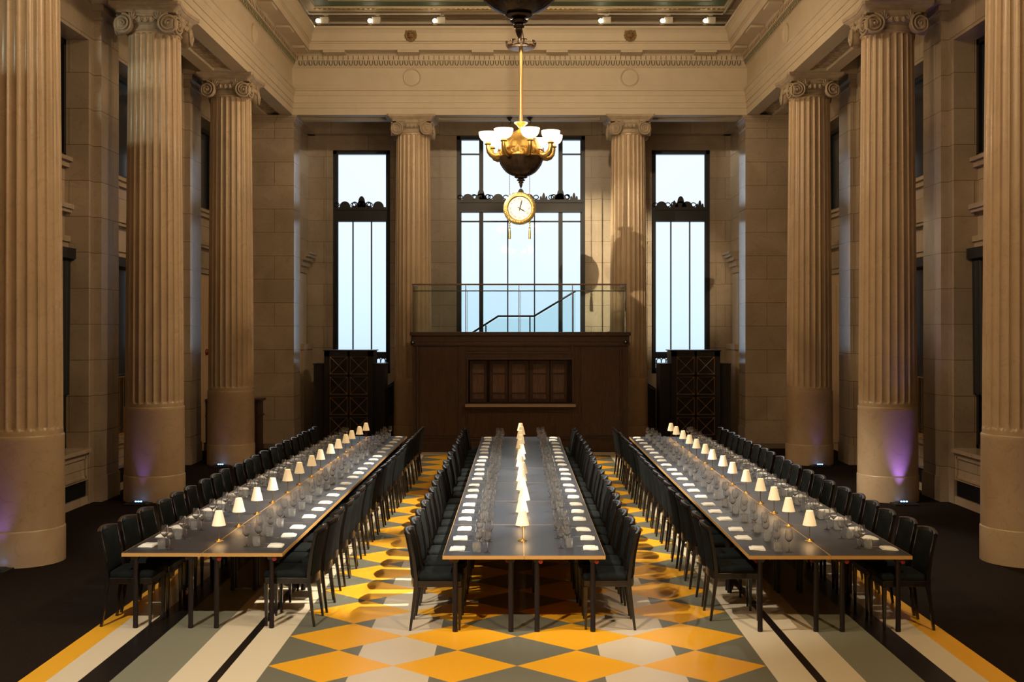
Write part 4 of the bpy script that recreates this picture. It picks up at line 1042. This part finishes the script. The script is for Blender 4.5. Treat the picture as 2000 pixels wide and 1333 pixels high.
tu.lathe([(0.034, 0.0), (0.037, 0.002), (0.0385, 0.010), (0.039, 0.02), (0.0395, 0.03), (0.0400, 0.04), (0.0405, 0.05), (0.0410, 0.06), (0.0415, 0.066), (0.0425, 0.095), (0.0400, 0.095), (0.0380, 0.05), (0.0350, 0.018), (0.0, 0.014)], 40, mod=cut)
close_bottom(tu, 40)
tumbler_o = tu.build('tumbler', 'crystal', smooth=True, angle=25)
def napkin():
    b = MB(); rr = random.Random(5)
    for (z0, z1, sx, sy, ox) in ((0.0, 0.007, 0.078, 0.085, 0), (0.007, 0.014, 0.076, 0.083, 0.002), (0.014, 0.022, 0.060, 0.078, 0.012)):
        rings = []
        for (z, ins) in ((z0, 0.003), ((z0+z1)/2, 0.0), (z1, 0.004)):
            pts = []
            for k in range(24):
                a = 2*pi*k/24; c, s = cos(a), sin(a)
                q = 1/max(abs(c), abs(s)); q = min(q, 1.39)
                pts.append((ox+(sx-ins)*c*q, (sy-ins)*s*q, z+0.0015*sin(3*a)))
            rings.append(pts)
        b.loft(rings)
    return b
nap_o = napkin().build('napkin', 'linen', smooth=True, angle=50)
def fork():
    b = MB(); rings = []
    for (x, w, z) in ((-0.10, 0.005, 0.003), (-0.09, 0.008, 0.003), (-0.03, 0.004, 0.005), (0.02, 0.003, 0.007), (0.035, 0.010, 0.007), (0.055, 0.012, 0.005)):
        rings.append([(x, -w, z-0.001), (x, w, z-0.001), (x, w, z+0.001), (x, -w, z+0.001)])
    b.loft(rings)
    for k in range(4):
        y = -0.0105+k*0.007; b.loft([[(0.055, y-0.0016, 0.004), (0.055, y+0.0016, 0.004), (0.055, y+0.0016, 0.006), (0.055, y-0.0016, 0.006)], [(0.10, y-0.001, 0.010), (0.10, y+0.001, 0.010), (0.10, y+0.001, 0.012), (0.10, y-0.001, 0.012)]])
    return b
fork_o = fork().build('fork', 'steel', smooth=True, angle=40)
def knife():
    b = MB(); rings = []
    for (x, w, h) in ((-0.115, 0.006, 0.005), (-0.11, 0.008, 0.007), (-0.03, 0.006, 0.006), (-0.02, 0.004, 0.004), (0.0, 0.008, 0.002), (0.08, 0.009, 0.0015), (0.11, 0.003, 0.001)):
        rings.append([(x, -w, 0.0005), (x, w, 0.0005), (x, w, 0.0005+h), (x, -w, 0.0005+h)])
    b.loft(rings); return b
knife_o = knife().build('knife', 'steel', smooth=True, angle=40)
used = set()
def put(proto, x, y, rz, label, cat, group):
    if proto.name in used: c = dup(proto)
    else: c = proto; used.add(proto.name)
    c.location = (x, y, ZT+0.0006); c.rotation_euler = (0, 0, rz); tag(c, label, cat, group)
for tn in ('left', 'middle', 'right'):
    tb = TABLES[tn]; L = (tb[4]-tb[3])/NP
    for sd in (-1, 1):
        n = 0
        for k in range(NP):
            for j in range(3):
                n += 1
                Y = tb[3]+k*L+[0.36, 0.92, 1.46][j]+rnd.uniform(-0.02, 0.02)
                cx = tx(tn, Y); side = 'left' if sd < 0 else 'right'
                where = '%s setting from the near end, %s side of %s table' % ('last' if n == 21 else ORD[n], side, tn)
                row = '%s side of the %s table' % (side, tn)
                # u = distance in from the table edge, v = towards the far end
                def P(u, v): return (cx+sd*(HW-u)+rnd.uniform(-0.015, 0.015), Y+v+rnd.uniform(-0.018, 0.018))
                rz = (0 if sd < 0 else pi)+radians(rnd.uniform(-5, 5)); far = 1 if sd < 0 else -1
                if sd < 0: far = 1
                x, y = P(0.135, 0.0); put(nap_o, x, y, rz, 'white napkin, '+where, 'napkin', 'napkins, '+row)
                x, y = P(0.155, 0.115*far); put(fork_o, x, y, rz+radians(rnd.uniform(-6, 6)), 'steel fork, '+where, 'fork', 'forks, '+row)
                x, y = P(0.165, -0.118*far); put(knife_o, x, y, rz+radians(rnd.uniform(-3, 3)), 'steel knife, '+where, 'knife', 'knives, '+row)
                vt = -0.16 if sd < 0 else 0.02
                x, y = P(0.335, vt); put(tumbler_o, x, y, rnd.uniform(0, 6), 'crystal tumbler, '+where, 'tumbler', 'tumblers, '+row)
                x, y = P(0.435, vt-0.01); put(wine_o, x, y, 0, 'lamp-side wine glass, '+where, 'wine glass', 'wine glasses, '+row)
                x, y = P(0.345, vt+0.115); put(wine_o, x, y, 0, 'edge-side wine glass, '+where, 'wine glass', 'wine glasses, '+row)
